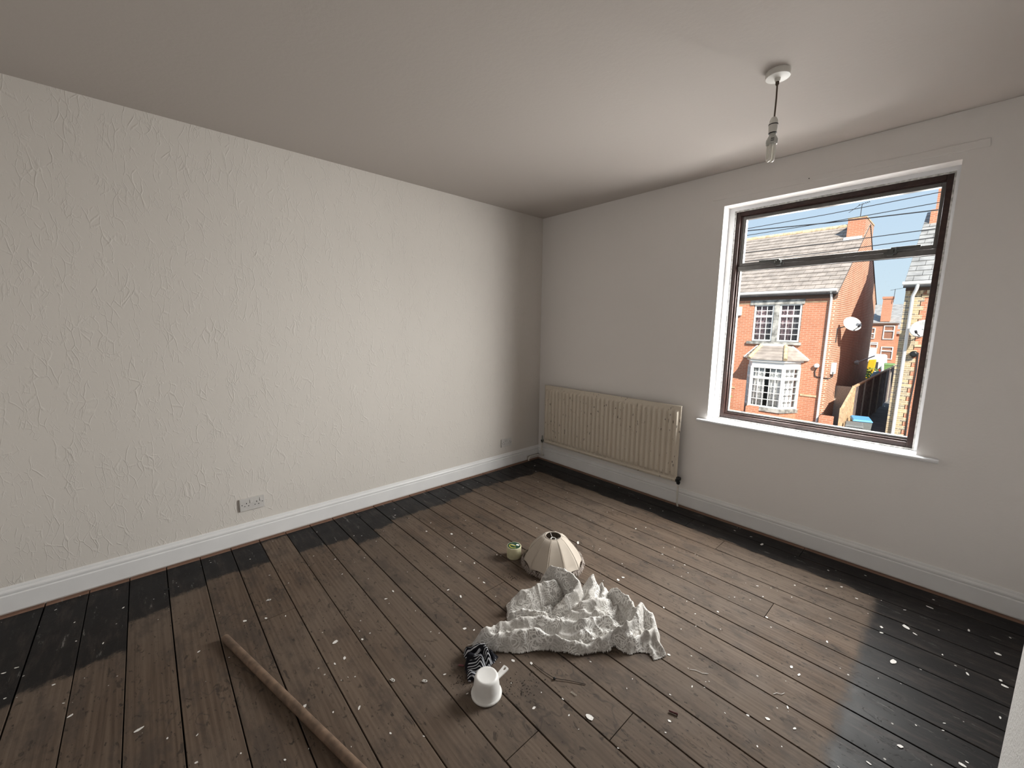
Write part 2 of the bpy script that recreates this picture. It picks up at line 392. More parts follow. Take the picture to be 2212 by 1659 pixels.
CLOTH_RIDGES = [[(1.657,-1.79,0.05),(1.667,-1.762,0.08),(1.697,-1.734,0.12),(1.748,-1.69,0.15),(1.816,-1.666,0.16),(1.874,-1.652,0.15),(1.913,-1.653,0.12),(1.936,-1.706,0.1),(1.93,-1.777,0.075),(1.908,-1.807,0.05)],[(1.762,-2.331,0.02),(1.788,-2.274,0.06),(1.822,-2.193,0.075),(1.874,-2.085,0.08),(1.935,-1.982,0.085),(2.023,-1.904,0.08),(2.103,-1.819,0.07),(2.132,-1.712,0.07)],[(1.818,-2.261,0.035),(1.877,-2.165,0.05),(1.971,-2.018,0.065),(2.084,-1.975,0.05),(2.155,-1.931,0.04)],[(2.164,-1.915,0.03),(2.198,-1.826,0.07),(2.234,-1.714,0.1),(2.24,-1.628,0.11),(2.202,-1.505,0.09)],[(2.193,-1.488,0.08),(2.266,-1.521,0.07),(2.329,-1.586,0.05),(2.4,-1.66,0.025)],[(1.891,-1.509,0.1),(1.95,-1.576,0.09),(1.974,-1.65,0.08)],[(1.939,-1.483,0.09),(1.994,-1.536,0.08),(2.021,-1.606,0.07)],[(1.989,-1.741,0.09),(2.019,-1.658,0.08),(2.057,-1.602,0.06)],[(2.04,-1.546,0.08),(2.103,-1.531,0.1),(2.179,-1.559,0.1),(2.238,-1.623,0.08),(2.26,-1.75,0.06),(2.251,-1.795,0.03)],[(1.717,-1.982,0.05),(1.733,-1.92,0.085),(1.759,-1.855,0.1),(1.796,-1.78,0.11),(1.83,-1.731,0.12)],[(1.767,-2.019,0.035),(1.817,-1.965,0.05),(1.893,-1.919,0.05)],[(1.98,-1.806,0.05),(2.049,-1.748,0.06),(2.072,-1.676,0.05)],[(2.237,-1.832,0.03),(2.289,-1.735,0.045),(2.329,-1.654,0.05),(2.325,-1.59,0.05)]]
CLOTH_OUTLINE = [(1.74,-2.326),(1.752,-2.282),(1.786,-2.163),(1.798,-2.059),(1.734,-2.015),(1.673,-1.973),(1.66,-1.936),(1.671,-1.859),(1.681,-1.795),(1.697,-1.733),(1.76,-1.65),(1.839,-1.583),(1.89,-1.514),(1.922,-1.477),(2.008,-1.507),(2.09,-1.503),(2.165,-1.483),(2.239,-1.488),(2.294,-1.509),(2.345,-1.558),(2.413,-1.635),(2.385,-1.705),(2.352,-1.689),(2.301,-1.76),(2.231,-1.782),(2.206,-1.851),(2.153,-1.927),(2.091,-1.98),(2.049,-2.017),(1.994,-2.057),(1.941,-2.146),(1.882,-2.206),(1.812,-2.257),(1.749,-2.295)]
GARMENT_OUTLINE = [(1.781,-2.338),(1.769,-2.308),(1.805,-2.252),(1.876,-2.215),(1.898,-2.227),(1.925,-2.277),(1.947,-2.309),(1.943,-2.359),(1.918,-2.404),(1.853,-2.376)]
# ------------------------------------------------------------------ room shell
H = 2.654
RX, BY = 3.78, -4.35            # right wall, back wall
OX0, OX1, OZ0, OZ1 = 1.868, 3.064, 0.772, 2.410   # window opening
WT = 0.26
fl = boxo('floor', (-0.02, BY, -0.16), (RX, 0.02, -0.021), MAT['subfloor'])
tag(fl, 'bare timber floor of wide brown boards with a black varnished border', 'floor', kind='structure')
STAIN = {23: .80, 22: .75, 21: .73, 20: .49, 19: .39, 18: .345, 17: .35, 16: .06, 15: .37, 14: .40, 13: .52, 12: .40, 11: .35,
         10: .347, 9: .355, 8: .34, 7: .31, 6: .28, 5: .30, 4: .33, 3: .34}
JOINTS = {10: [.735], 11: [1.50], 5: [2.632], 14: [2.26], 12: [2.46], 1: [1.90], 2: [2.19], 17: [.93], 8: [1.62], 0: [2.6]}
rnd = random.Random(3)
for k in range(27):
    y1 = -(0.0095 + 0.16555 * k); y0 = y1 - 0.16555
    if k == 0: y1 = 0.0
    if y0 < BY: y0 = BY
    if y1 <= BY: break
    ga = 0.0016 + rnd.random() * 0.0018; gb = 0.0014 + rnd.random() * 0.0016
    xs = [0.0] + JOINTS.get(k, []) + [RX]
    for j in range(len(xs) - 1):
        x0 = xs[j] + (0.0018 if j else 0); x1 = xs[j + 1] - 0.0018
        dz = -rnd.random() * 0.0015
        a = Vector((x0, y0 + ga, -0.021)); b = Vector((x1, y1 - gb, dz))
        mb = MB(); c = 0.0015
        # box with a tiny arris on the long top edges
        vs = [(a.x, a.y, a.z), (b.x, a.y, a.z), (b.x, b.y, a.z), (a.x, b.y, a.z),
              (a.x, a.y, b.z - c), (b.x, a.y, b.z - c), (b.x, b.y, b.z - c), (a.x, b.y, b.z - c),
              (a.x, a.y + c, b.z), (b.x, a.y + c, b.z), (b.x, b.y - c, b.z), (a.x, b.y - c, b.z)]
        fs = [(0, 3, 2, 1), (0, 1, 5, 4), (2, 3, 7, 6), (4, 5, 9, 8), (6, 7, 11, 10), (8, 9, 10, 11), (1, 2, 6, 10, 9, 5), (3, 0, 4, 8, 11, 7)]
        mb.add(vs, fs)
        o = mb.build('plank', MAT['plank'], fl)
        o['stain_x'] = STAIN.get(k, .35 if k < 20 else .82)
        o['tone'] = 0.90 + rnd.random() * 0.26
        o['seed'] = rnd.random() * 40
# knot holes through the boards by the left skirting
for (x, y, r) in ((0.121, -2.16, 0.019), (0.286, -3.328, 0.012)):
    MB().lathe([(r, 0.0002), (r * 0.9, 0.0006)], 14, (x, y, 0)).build('knot_hole', MAT['black'], fl)

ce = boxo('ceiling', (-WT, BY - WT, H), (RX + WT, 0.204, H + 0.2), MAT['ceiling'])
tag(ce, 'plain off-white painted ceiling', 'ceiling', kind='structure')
wl = boxo('wall_left', (-WT, BY - WT, -0.16), (0, 0.02, H), MAT['wall_tex'])
tag(wl, 'long off-white wall in streaky embossed paper', 'wall', kind='structure')
wb = boxo('wall_back', (-WT, BY - WT, -0.16), (RX + WT, BY, H), MAT['wall'])
tag(wb, 'plain off-white wall behind the viewpoint', 'wall', kind='structure')
wr = boxo('wall_right', (RX, BY, -0.16), (RX + WT, 0.02, H), MAT['wall'])
tag(wr, 'plain off-white side wall of the alcove', 'wall', kind='structure')
mb = MB()
WW = 0.204
mb.box((-WT, 0, -0.16), (OX0, WW, H)); mb.box((OX1, 0, -0.16), (RX + WT, WW, H))
mb.box((OX0, 0, -0.16), (OX1, WW, OZ0)); mb.box((OX0, 0, OZ1), (OX1, WW, H))
ww = mb.build('wall_window', MAT['wall'])
tag(ww, 'off-white painted wall with the large window', 'wall', kind='structure')
cb = boxo('wall_chimney_breast', (3.357, -3.35 + 0.25, 0), (RX, -1.72, H), MAT['breast'], bevel=0.004)
tag(cb, 'pale woodchip-papered chimney breast corner beside the black floor border', 'wall', kind='structure')

# skirting boards, profile given as (depth, height)
SK = [(0, 0.014), (0.019, 0.014), (0.019, 0.101), (0.0165, 0.104), (0.0125, 0.106), (0.0135, 0.110), (0.0165, 0.113), (0.0168, 0.122), (0.0135, 0.129), (0.0085, 0.133), (0.0085, 0.136), (0.006, 0.145), (0, 0.147)]
mb = MB()
mb.extrude([(d, 0, z) for d, z in SK], (0, BY, 0), (0, -0.20, 0))
mb.extrude([(d, 0, max(z, 0.055)) for d, z in SK], (0, -0.20, 0), (0, 0, 0))
tag(mb.build('baseboard_left', MAT['gloss']), 'tall moulded white skirting board under the embossed-paper wall', 'skirting', kind='structure')
mb = MB()
mb.extrude([(0, -d, z) for d, z in SK], (0.10, 0, 0), (RX, 0, 0))
mb.extrude([(0, -d, max(z, 0.05)) for d, z in SK], (0.0, 0, 0), (0.10, 0, 0))
tag(mb.build('baseboard_window', MAT['gloss']), 'tall moulded white skirting board below radiator and window', 'skirting', kind='structure')
# painted-over curtain batten above the window
tb = MB()
tb.hexa([(1.782, -0.0055, 2.462), (3.156, -0.0055, 2.447), (3.156, 0, 2.447), (1.782, 0, 2.462), (1.780, -0.0055, 2.494), (3.153, -0.0055, 2.488), (3.153, 0, 2.488), (1.780, 0, 2.494)])
t1 = tb.build('trim_1', MAT['wall'], bevel=0.002)
tag(t1, 'thin painted-over curtain batten on the wall above the window', 'batten', kind='structure')
MB().lathe([(0.003, 0), (0.003, 0.002)], 10, (2.385, -0.0075, 2.478), axis='y').build('screw_hole', MAT['slot'], t1)

# ------------------------------------------------------------------ window
wi = empty('window_1', (2.466, 0.13, OZ0), 'large window with dark brown timber frame and grey metal fanlight', 'window', kind='structure')
wi_inv = Vector((-2.466, -0.13, -OZ0))
def wpart(mb, name, mat, parent=None, bevel=0.0):
    if parent is None or parent is wi:
        mb.v = [tuple(Vector(q) + wi_inv) for q in mb.v]
        return mb.build(name, mat, wi, bevel)
    mb.v = [tuple(Vector(q) + wi_inv) for q in mb.v]
    return mb.build(name, mat, parent, bevel)
def frame(mb, x0, x1, z0, z1, w, ya, yb, wz=None):
    wz = wz or w
    mb.box((x0, ya, z0), (x0 + w, yb, z1)); mb.box((x1 - w, ya, z0), (x1, yb, z1))
    mb.box((x0 + w, ya, z0), (x1 - w, yb, z0 + wz)); mb.box((x0 + w, ya, z1 - wz), (x1 - w, yb, z1))
    return mb
# plaster lining round the opening, filler bead, timber frame
FX0, FX1, FZ0, FZ1 = 1.912, 3.041, 0.795, 2.380
mb = MB()
mb.box((OX0, 0.105, FZ0 - .02), (FX0 - .006, 0.2, OZ1)); mb.box((FX1 + .006, 0.105, FZ0 - .02), (OX1, 0.2, OZ1)); mb.box((FX0 - .006, 0.105, FZ1 + .006), (FX1 + .006, 0.2, OZ1))
wpart(mb, 'lining', MAT['sillp'])
mb = MB(); frame(mb, FX0 - 0.008, FX1 + 0.008, FZ0 - 0.012, FZ1 + 0.008, 0.010, 0.112, 0.15); wpart(mb, 'filler_bead', MAT['filler'])
mb = MB(); frame(mb, FX0, FX1, FZ0, FZ1, 0.030, 0.125, 0.20); fr = wpart(mb, 'frame', MAT['brownwood'], None, 0.003)
mb = MB(); frame(mb, FX0 + .028, FX1 - .012, FZ0 + .028, FZ1 - .022, 0.014, 0.140, 0.20); wpart(mb, 'inner_frame', MAT['brownwood'], None, 0.002)
mb = MB(); frame(mb, 1.950, 3.023, 0.838, 1.957, 0.013, 0.155, 0.19); wpart(mb, 'glazing_frame', MAT['greyalu'], None, 0.002)
mb = MB(); mb.box((1.948, 0.140, 1.944), (3.024, 0.19, 1.978)); wpart(mb, 'transom', MAT['greyalu'], None, 0.003)
ca = MB(); frame(ca, 1.952, 3.020, 1.980, 2.345, 0.026, 0.148, 0.185, 0.024); cas = wpart(ca, 'casement', MAT['greyalu'], None, 0.003)
for (x, sg) in ((2.225, -1), (2.815, 1)):
    mb = MB(); mb.box((x - 0.03, 0.118, 1.966), (x + 0.03, 0.142, 1.978)); mb.box((x - 0.012, 0.110, 1.960), (x + 0.014, 0.146, 1.995))
    mb.lathe([(0.007, 0), (0.009, 0.01), (0.004, 0.024)], 10, (x + 0.02 * sg, 0.125, 1.976))
    wpart(mb, 'catch', MAT['stay'], cas)
    mb = MB(); mb.box((x, 0.128, 1.992), (x + sg * 0.13, 0.140, 2.008)); wpart(mb, 'stay', MAT['stay'], cas, 0.002)
mb = MB(); mb.box((1.975, 0.166, 2.0), (2.997, 0.170, 2.325)); wpart(mb, 'pane', MAT['glass'])
mb = MB(); mb.box((1.960, 0.170, 0.846), (3.014, 0.174, 1.948)); wpart(mb, 'pane', MAT['glass'])
# inner sill board with rounded nose
mb = MB()
prof = [(0, 0.10, 0), (0, -0.030, 0)] + [(0, -0.030 - 0.012 * math.cos(a), -0.012 + 0.012 * math.sin(a)) for a in [R(x) for x in (60, 30, 0, -30, -60)]] + [(0, -0.030, -0.024), (0, 0.10, -0.024)]
zs = 0.783
mb.box((OX0 - 0.001, -0.001, zs - 0.024), (OX1 + 0.001, 0.15, zs))
mb.extrude([(0, -0.0, 0), (0, -0.028, 0), (0, -0.036, -0.004), (0, -0.039, -0.012), (0, -0.036, -0.020), (0, -0.028, -0.024), (0, -0.0, -0.024)], (1.795, 0, zs), (3.158, 0, zs))
wpart(mb, 'window_sill', MAT['sillp'], None, 0.002)
MAT['tilesill'] = plain('terracotta_sill', (0.36, 0.23, 0.19), 0.8, var=0.15)
mb = MB(); mb.hexa([(1.85, 0.19, 0.775), (3.08, 0.19, 0.775), (3.08, 0.29, 0.765), (1.85, 0.29, 0.765), (1.85, 0.19, 0.825), (3.08, 0.19, 0.825), (3.08, 0.29, 0.808), (1.85, 0.29, 0.808)])
wpart(mb, 'outer_sill', MAT['tilesill'])

# ------------------------------------------------------------------ radiator
def m_radiator():
    t = NT('radiator_enamel'); p = t.pos()
    c = t.mix(t.noise(p, 4, 3), (0.58, 0.515, 0.425), (0.64, 0.575, 0.485))
    chip = t.math('MULTIPLY', t.step(t.noise(t.mapv(p, (60, 60, 22)), 1.0, 2, 0.5), 0.66, 0.70), t.step(t.noise(p, 5, 2), 0.42, 0.55))
    c = t.mix(t.math('MULTIPLY', chip, 0.85), c, (0.05, 0.035, 0.03))
    cr = t.vor(t.mapv(p, (7, 7, 4)), 1.0, 'DISTANCE_TO_EDGE').outputs['Distance']
    crk = t.math('MULTIPLY', t.math('SUBTRACT', 1.0, t.step(cr, 0.0, 0.012)), t.step(t.noise(p, 3.3, 3), 0.52, 0.6))
    c = t.mix(t.math('MULTIPLY', crk, 0.5), c, (0.25, 0.2, 0.16))
    return t.set(c, 0.45, t.bump(t.noise(p, 40, 4), 0.25, 0.003), spec=0.4)
MAT['rad'] = m_radiator()
rad = empty('radiator', (0.92, -0.05, 0), 'cream ribbed panel radiator with chipped paint below the wall by the corner', 'radiator')
def rpart(mb, name, mat, parent=None, bevel=0.0):
    mb.v = [tuple(Vector(q) - Vector((0.92, -0.05, 0))) for q in mb.v]
    return mb.build(name, mat, parent or rad, bevel)
x0, x1, z0, z1 = 0.155, 1.690, 0.218, 0.872
NF = 31; nx = NF * 10; 
zsamp = [z0, z0 + .006, z0 + .02, z0 + .036, z0 + .044, z0 + .052, z0 + .062] + list(np.linspace(z0 + .09, z1 - .09, 5)) + [z1 - .062, z1 - .052, z1 - .044, z1 - .036, z1 - .02, z1 - .006, z1]
mb = MB(); vs = []; fs = []
pit = (x1 - x0 - 0.03) / NF
for z in zsamp:
    env = max(0, min(1, (z - (z0 + .036)) / .026)) * max(0, min(1, ((z1 - .036) - z) / .026))
    env = env * env * (3 - 2 * env)
    for i in range(nx + 1):
        x = x0 + (x1 - x0) * i / nx
        u = ((x - x0 - 0.015) / pit) % 1.0
        prof = 0.0
        if x0 + 0.015 < x < x1 - 0.015:
            d = abs(u - 0.5) * 2
            prof = 1.0 if d < 0.45 else max(0, 1 - (d - 0.45) / 0.4)
            prof = prof * prof * (3 - 2 * prof)
        e = min(z - z0, z1 - z, x - x0, x1 - x)
        rim = 0.004 * (1 - min(1, e / 0.008))
        vs.append((x, -0.078 - 0.017 * prof * env + rim, z))
n = nx + 1
for a in range(len(zsamp) - 1):
    for i in range(nx):
        fs.append((a * n + i, a * n + i + 1, (a + 1) * n + i + 1, (a + 1) * n + i))
mb.add(vs, fs, True)
rp = rpart(mb, 'front_panel', MAT['rad'])
sm = rp.modifiers.new('solid', 'SOLIDIFY'); sm.thickness = 0.012; sm.offset = -1
mb = MB(); mb.box((x0 + .02, -0.055, z0 + .02), (x1 - .02, -0.046, z1 - .03)); rpart(mb, 'rear_panel', MAT['rad'], None, 0.003)
mb = MB(); mb.tube([(x0 + .02, -0.072, z0 + .018), (x1 - .02, -0.072, z0 + .018)], 0.010, 10); rpart(mb, 'lower_header', MAT['rad'])
for xb in (0.40, 1.44):
    mb = MB(); mb.box((xb - .02, -0.05, 0.30), (xb + .02, -0.001, 0.80)); rpart(mb, 'bracket', MAT['rad'])
# right-hand valve with black handwheel
mb = MB(); mb.tube([(1.672, -0.066, 0.236), (1.716, -0.066, 0.236)], 0.008, 10); v1 = rpart(mb, 'valve', MAT['chrome'])
mb = MB(); mb.lathe([(0.012, -0.03), (0.016, -0.018), (0.016, 0.006), (0.020, 0.010), (0.020, 0.03), (0.010, 0.034)], 16, (1.700, -0.066, 0.232)); mb.box((1.678, -0.078, 0.222), (1.700, -0.054, 0.246)); rpart(mb, 'valve_body', MAT['blackplastic'], v1)
mb = MB(); mb.tube([(1.700, -0.066, 0.205), (1.700, -0.066, 0.06), (1.699, -0.060, 0.03), (1.699, -0.045, 0.0)], 0.0075, 10); rpart(mb, 'supply_pipe', MAT['pipe'])
# left-hand lockshield valve
mb = MB(); mb.tube([(0.17, -0.066, 0.236), (0.128, -0.066, 0.236)], 0.009, 10); v2 = rpart(mb, 'valve', MAT['chrome'])
mb = MB(); mb.lathe([(0.011, -0.028), (0.013, -0.005), (0.014, 0.012), (0.008, 0.016), (0.008, 0.052), (0.006, 0.055)], 12, (0.120, -0.066, 0.236)); rpart(mb, 'valve_body', MAT['chrome'], v2)
mb = MB(); mb.lathe([(0.015, -0.012), (0.015, 0.006)], 12, (0.120, -0.066, 0.236)); rpart(mb, 'valve_nut', MAT['blackplastic'], v2)
mb = MB(); mb.tube([(0.120, -0.066, 0.21), (0.118, -0.066, 0.11), (0.116, -0.06, 0.07), (0.110, -0.035, 0.052), (0.10, -0.010, 0.045)], 0.0075, 10); rpart(mb, 'supply_pipe', MAT['pipe'])
# pipe stub through the notch in the skirting
hp = MB().tube([(0.028, -0.012, 0.040), (0.028, -0.165, 0.040), (0.028, -0.178, 0.036), (0.028, -0.184, 0.024), (0.028, -0.185, 0.0)], 0.0085, 10).build('heating_pipe', MAT['pipe'])
tag(hp, 'short bent painted heating pipe in the skirting notch at the room corner', 'pipe')

# ------------------------------------------------------------------ sockets
def socket(y0, y1, z0, z1, label, tilt=0.0, centre_switch=False):
    yc, zc = (y0 + y1) / 2, (z0 + z1) / 2
    s = empty('wall_socket', (0, yc, zc), label, 'socket')
    w, h = y1 - y0, z1 - z0
    MB().box((0.0, -w / 2 + .006, -h / 2 + .006), (0.004, w / 2 - .006, h / 2 - .006)).build('backing', MAT['slot'], s)
    MB().box((0.004, -w / 2, -h / 2), (0.013, w / 2, h / 2)).build('faceplate', MAT['socket'], s, 0.002)
    sw = ((-0.006, 0.018), (0.052, 0.018)) if not centre_switch else ((-0.011, 0.022), (0.011, 0.022))
    for (a, b) in sw:
        q = MB().hexa([(0.013, a - .0075, b - .011), (0.0165, a - .0075, b - .011), (0.0165, a + .0075, b - .011), (0.013, a + .0075, b - .011), (0.013, a - .0075, b + .011), (0.014, a - .0075, b + .011), (0.014, a + .0075, b + .011), (0.013, a + .0075, b + .011)]).build('switch', MAT['socket'], s, 0.0008)
        MB().box((0.0131, a - .0095, b - .012), (0.0134, a - .0078, b + .012)).build('switch_gap', MAT['slot'], q)
    for c in ((-0.034, 0.026) if not centre_switch else (-0.042, 0.042)):
        MB().box((0.0128, c - .0022, 0.003), (0.0133, c + .0022, 0.012)).build('pin_slot', MAT['slot'], s)
        for d in (-0.011, 0.011):
            MB().box((0.0128, c + d - .0035, -0.0135), (0.0133, c + d + .0035, -0.009)).build('pin_slot', MAT['slot'], s)
    for d in (-0.0603, 0.0603):
        MB().lathe([(0.003, 0), (0.003, 0.0006)], 10, (0.013, d, 0.0), axis='x').build('screw', MAT['slot'], s)
    return s
socket(-2.917, -2.771, 0.236, 0.322, 'grey double wall socket on the embossed wall, further from the corner')
socket(-0.580, -0.434, 0.226, 0.312, 'grey double wall socket on the embossed wall nearest the radiator', centre_switch=True)

# ------------------------------------------------------------------ pendant light
PX, PY = 2.477, -1.080
pl = empty('pendant_light', (PX, PY, H), 'unlit ceiling pendant on short brown flex with bare low-energy bulb', 'pendant light')
MB().lathe([(0.0, 0.0), (0.049, 0.0), (0.049, -0.023), (0.0475, -0.025), (0.012, -0.0285), (0.010, -0.040), (0.005, -0.043)], 48, smooth=False).build('ceiling_rose', MAT['pvcwhite'], pl)
MB().lathe([(0.0075, -0.036), (0.0075, -0.052), (0.004, -0.058)], 12).build('cord_grip', MAT['cordbrown'], pl)
MB().tube([(0, 0, -0.04), (0.002, 0, -0.11), (0.001, 0.001, -0.195)], 0.0036, 8).build('cord', MAT['cordbrown'], pl)
lh = MB().lathe([(0.004, -0.188), (0.010, -0.191), (0.0165, -0.203), (0.0185, -0.218), (0.0185, -0.220)], 20).build('lamp_holder', MAT['pvcwhite'], pl)
MB().lathe([(0.0195, -0.220), (0.0195, -0.2235)], 20).build('holder_ring', MAT['slot'], lh)
MB().lathe([(0.0185, -0.2235), (0.018, -0.240), (0.0165, -0.256)], 20).build('holder_skirt', MAT['pvcwhite'], lh)
MB().lathe([(0.0168, -0.256), (0.0168, -0.259)], 20).build('holder_ring', MAT['slot'], lh)
bu = MB().lathe([(0.0135, -0.259), (0.0135, -0.268), (0.021, -0.280), (0.0235, -0.290), (0.0235, -0.305), (0.020, -0.308)], 8, smooth=False).build('bulb_base', plain('bulb_base_plastic', (0.50, 0.50, 0.47), 0.4, var=0.04), pl)
for a in (0, 2, 4, 6):
    an = a * math.pi / 4 + math.pi / 8
    for dz in (-0.287, -0.295):
        c = Vector((math.cos(an) * 0.0222, math.sin(an) * 0.0222, dz)); w = Vector((-math.sin(an), math.cos(an), 0)) * 0.006
        n = Vector((math.cos(an), math.sin(an), 0)) * 0.0006
        MB().hexa([c - w - Vector((0, 0, .0014)), c + w - Vector((0, 0, .0014)), c + w - Vector((0, 0, .0014)) + n, c - w - Vector((0, 0, .0014)) + n, c - w + Vector((0, 0, .0014)), c + w + Vector((0, 0, .0014)), c + w + Vector((0, 0, .0014)) + n, c - w + Vector((0, 0, .0014)) + n]).build('vent_slot', MAT['slot'], bu)
tm = NT('bulb_tube_glass'); tm.b.inputs['Base Color'].default_value = (0.85, 0.82, 0.76, 1); tm.b.inputs['Roughness'].default_value = 0.12
tm.b.inputs['Transmission Weight'].default_value = 0.25; tm.b.inputs['Coat Weight'].default_value = 0.3
nz = tm.noise(tm.pos(), 30, 2); tm.set(tm.mix(nz, (0.84, 0.81, 0.75), (0.88, 0.85, 0.79)))
for s in (-0.009, 0.009):
    d = Vector((rt.x, rt.y, 0)); e = Vector((-rt.y, rt.x, 0))
    o1 = d * s; pts = []
    for q in range(13):
        an = math.pi * q / 12
        if q == 0: pts.append(o1 + e * 0.0095 + Vector((0, 0, -0.305)))
        pts.append(o1 + e * 0.0095 * math.cos(an) + Vector((0, 0, -0.366 - 0.0095 * math.sin(an))))
    pts.append(o1 - e * 0.0095 + Vector((0, 0, -0.305)))
    MB().tube(pts, 0.0062, 10).build('bulb_tube', tm.m, pl)
# ------------------------------------------------------------------ things on the floor
# lampshade
def m_shade():
    t = NT('shade_fabric'); p = t.pos()
    h = t.noise(p, 400, 2)
    c = t.mix(t.noise(p, 9, 3), (0.44, 0.385, 0.325), (0.50, 0.44, 0.375))
    t.b.inputs['Sheen Weight'].default_value = 0.2
    return t.set(c, 0.85, t.bump(h, 0.2, 0.001), spec=0.1)
MAT['shade'] = m_shade()
MAT['shadein'] = plain('shade_lining', (0.30, 0.20, 0.11), 0.8)
MAT['fringe'] = plain('fringe_thread', (0.46, 0.40, 0.36), 0.9, var=0.25, scale=120)
SH = Vector((1.561, -1.476, 0))
sh = empty('lampshade', SH, 'beige panelled dome lampshade with tatty fringe, lying on the boards', 'lampshade', rz=R(12))
NP = 10
SP = [(0.050, 0.186), (0.060, 0.1845), (0.078, 0.176), (0.102, 0.155), (0.128, 0.126), (0.152, 0.095), (0.172, 0.062), (0.184, 0.034), (0.188, 0.022)]
for k in range(NP):
    a0, a1 = 2 * math.pi * k / NP, 2 * math.pi * (k + 1) / NP
    vs = []; fs = []; m = 8
    for (r, z) in SP:
        for i in range(m + 1):
            u = i / m; a = a0 + (a1 - a0) * u
            chord = math.cos(math.pi / NP) / math.cos((u - 0.5) * 2 * math.pi / NP)
            sag = 1 - 0.035 * math.sin(math.pi * u) * min(1, (0.19 - z) / 0.05)
            rr = r * (chord * 0.65 + 0.35) * sag
            zz = z + (0.012 * math.sin(math.pi * u) if z < 0.03 else 0)
            vs.append((rr * math.cos(a), rr * math.sin(a), zz))
    for q in range(len(SP) - 1):
        for i in range(m):
            fs.append((q * (m + 1) + i, q * (m + 1) + i + 1, (q + 1) * (m + 1) + i + 1, (q + 1) * (m + 1) + i))
    o = MB().add(vs, fs, True).build('shade_panel', MAT['shade'], sh)
    md = o.modifiers.new('solid', 'SOLIDIFY'); md.thickness = 0.0018; md.offset = -1
    mb = MB().tube([(r * math.cos(a0), r * math.sin(a0), z) for r, z in SP], 0.0016, 6); mb.build('rib', MAT['shade'], sh)
MB().tube([(0.050 * math.cos(a), 0.050 * math.sin(a), 0.186) for a in [2 * math.pi * i / 32 for i in range(33)]], 0.0028, 8, cap=False).build('top_ring', MAT['shade'], sh)
gm = MB().tube([(0.016 * math.cos(a), 0.016 * math.sin(a), 0.166) for a in [2 * math.pi * i / 20 for i in range(21)]], 0.003, 8, cap=False)
gi = gm.build('gimbal_ring', MAT['pvcwhite'], sh)
for a in (0.4, 2.5, 4.6):
    MB().tube([(0.016 * math.cos(a), 0.016 * math.sin(a), 0.166), (0.050 * math.cos(a), 0.050 * math.sin(a), 0.184)], 0.0018, 6).build('spoke', MAT['pvcwhite'], gi)
fr_mb = MB(); rn = random.Random(5)
for i in range(620):
    a = rn.random() * 2 * math.pi
    u = (a / (2 * math.pi) * NP) % 1
    z = 0.024 + 0.012 * math.sin(math.pi * u) + rn.uniform(-.004, .004); r = 0.188
    rr = r + rn.uniform(0.003, 0.017); aa = a + rn.uniform(-.06, .06)
    mid = (r + rr) / 2 + rn.uniform(0, .006)
    fr_mb.tube([(r * math.cos(a), r * math.sin(a), z), (mid * math.cos(a), mid * math.sin(a), z - 0.008 + rn.uniform(-.003, .006)), (rr * math.cos(aa), rr * math.sin(aa), max(0.001, z - rn.uniform(.014, .030)))], 0.0011, 3, cap=False)
tag(fr_mb.build('fringe', MAT['fringe'], sh), 'ragged dusty fringe', kind='stuff')

# roll of tape
TP = Vector((1.341, -1.612, 0))
tp = empty('tape_roll', TP, 'wide roll of cream masking tape with a dark green label, beside the lampshade', 'tape roll', rz=R(20))
MAT['tape'] = plain('cream_tape', (0.60, 0.57, 0.38), 0.5, var=0.06)
MAT['tapelabel'] = plain('green_label', (0.016, 0.05, 0.03), 0.35, var=0.1)
MAT['tapeyellow'] = plain('yellow_print', (0.55, 0.46, 0.06), 0.4)
MAT['tapewhite'] = plain('white_print', (0.75, 0.76, 0.74), 0.4)
MB().lathe([(0.0445, 0.0), (0.0475, 0.003), (0.0475, 0.073), (0.046, 0.076), (0.041, 0.0762)], 36).build('tape_body', MAT['tape'], tp)
lb = MB().lathe([(0.0425, 0.0762), (0.0425, 0.0768)], 36).build('label_disc', MAT['tapelabel'], tp)
mb = MB()
for i in range(9):      # lettering strokes and the curved flash
    a = R(200 + i * 14); mb.box((0.030 * math.cos(a) - .0035, 0.030 * math.sin(a) - .0025, 0.0768), (0.030 * math.cos(a) + .0035, 0.030 * math.sin(a) + .0025, 0.0770))
mb.box((-0.030, -0.004, 0.0768), (0.012, 0.002, 0.0770)); mb.build('label_print', MAT['tapeyellow'], lb)
mb = MB(); mb.box((0.008, 0.010, 0.0768), (0.028, 0.026, 0.0770)); mb.box((-0.024, 0.006, 0.0768), (-0.002, 0.009, 0.0770)); mb.build('label_print', MAT['tapewhite'], lb)

# upturned plastic pan
BK = Vector((2.009, -2.378, 0))
bk = empty('plastic_scoop', BK, 'white plastic handled tub standing upside down on the boards', 'plastic tub', rz=R(28))
MAT['tub'] = plain('tub_plastic', (0.74, 0.73, 0.71), 0.42, var=0.03, scale=14)
prof = [(0.0595, 0.0), (0.0635, 0.001), (0.0640, 0.007), (0.0605, 0.010), (0.0575, 0.013), (0.0545, 0.033), (0.0510, 0.062), (0.0490, 0.077), (0.0455, 0.0835), (0.0395, 0.0865), (0.036, 0.0855), (0.0, 0.0850)]
MB().lathe(prof, 40, cap=False).build('tub_body', MAT['tub'], bk)
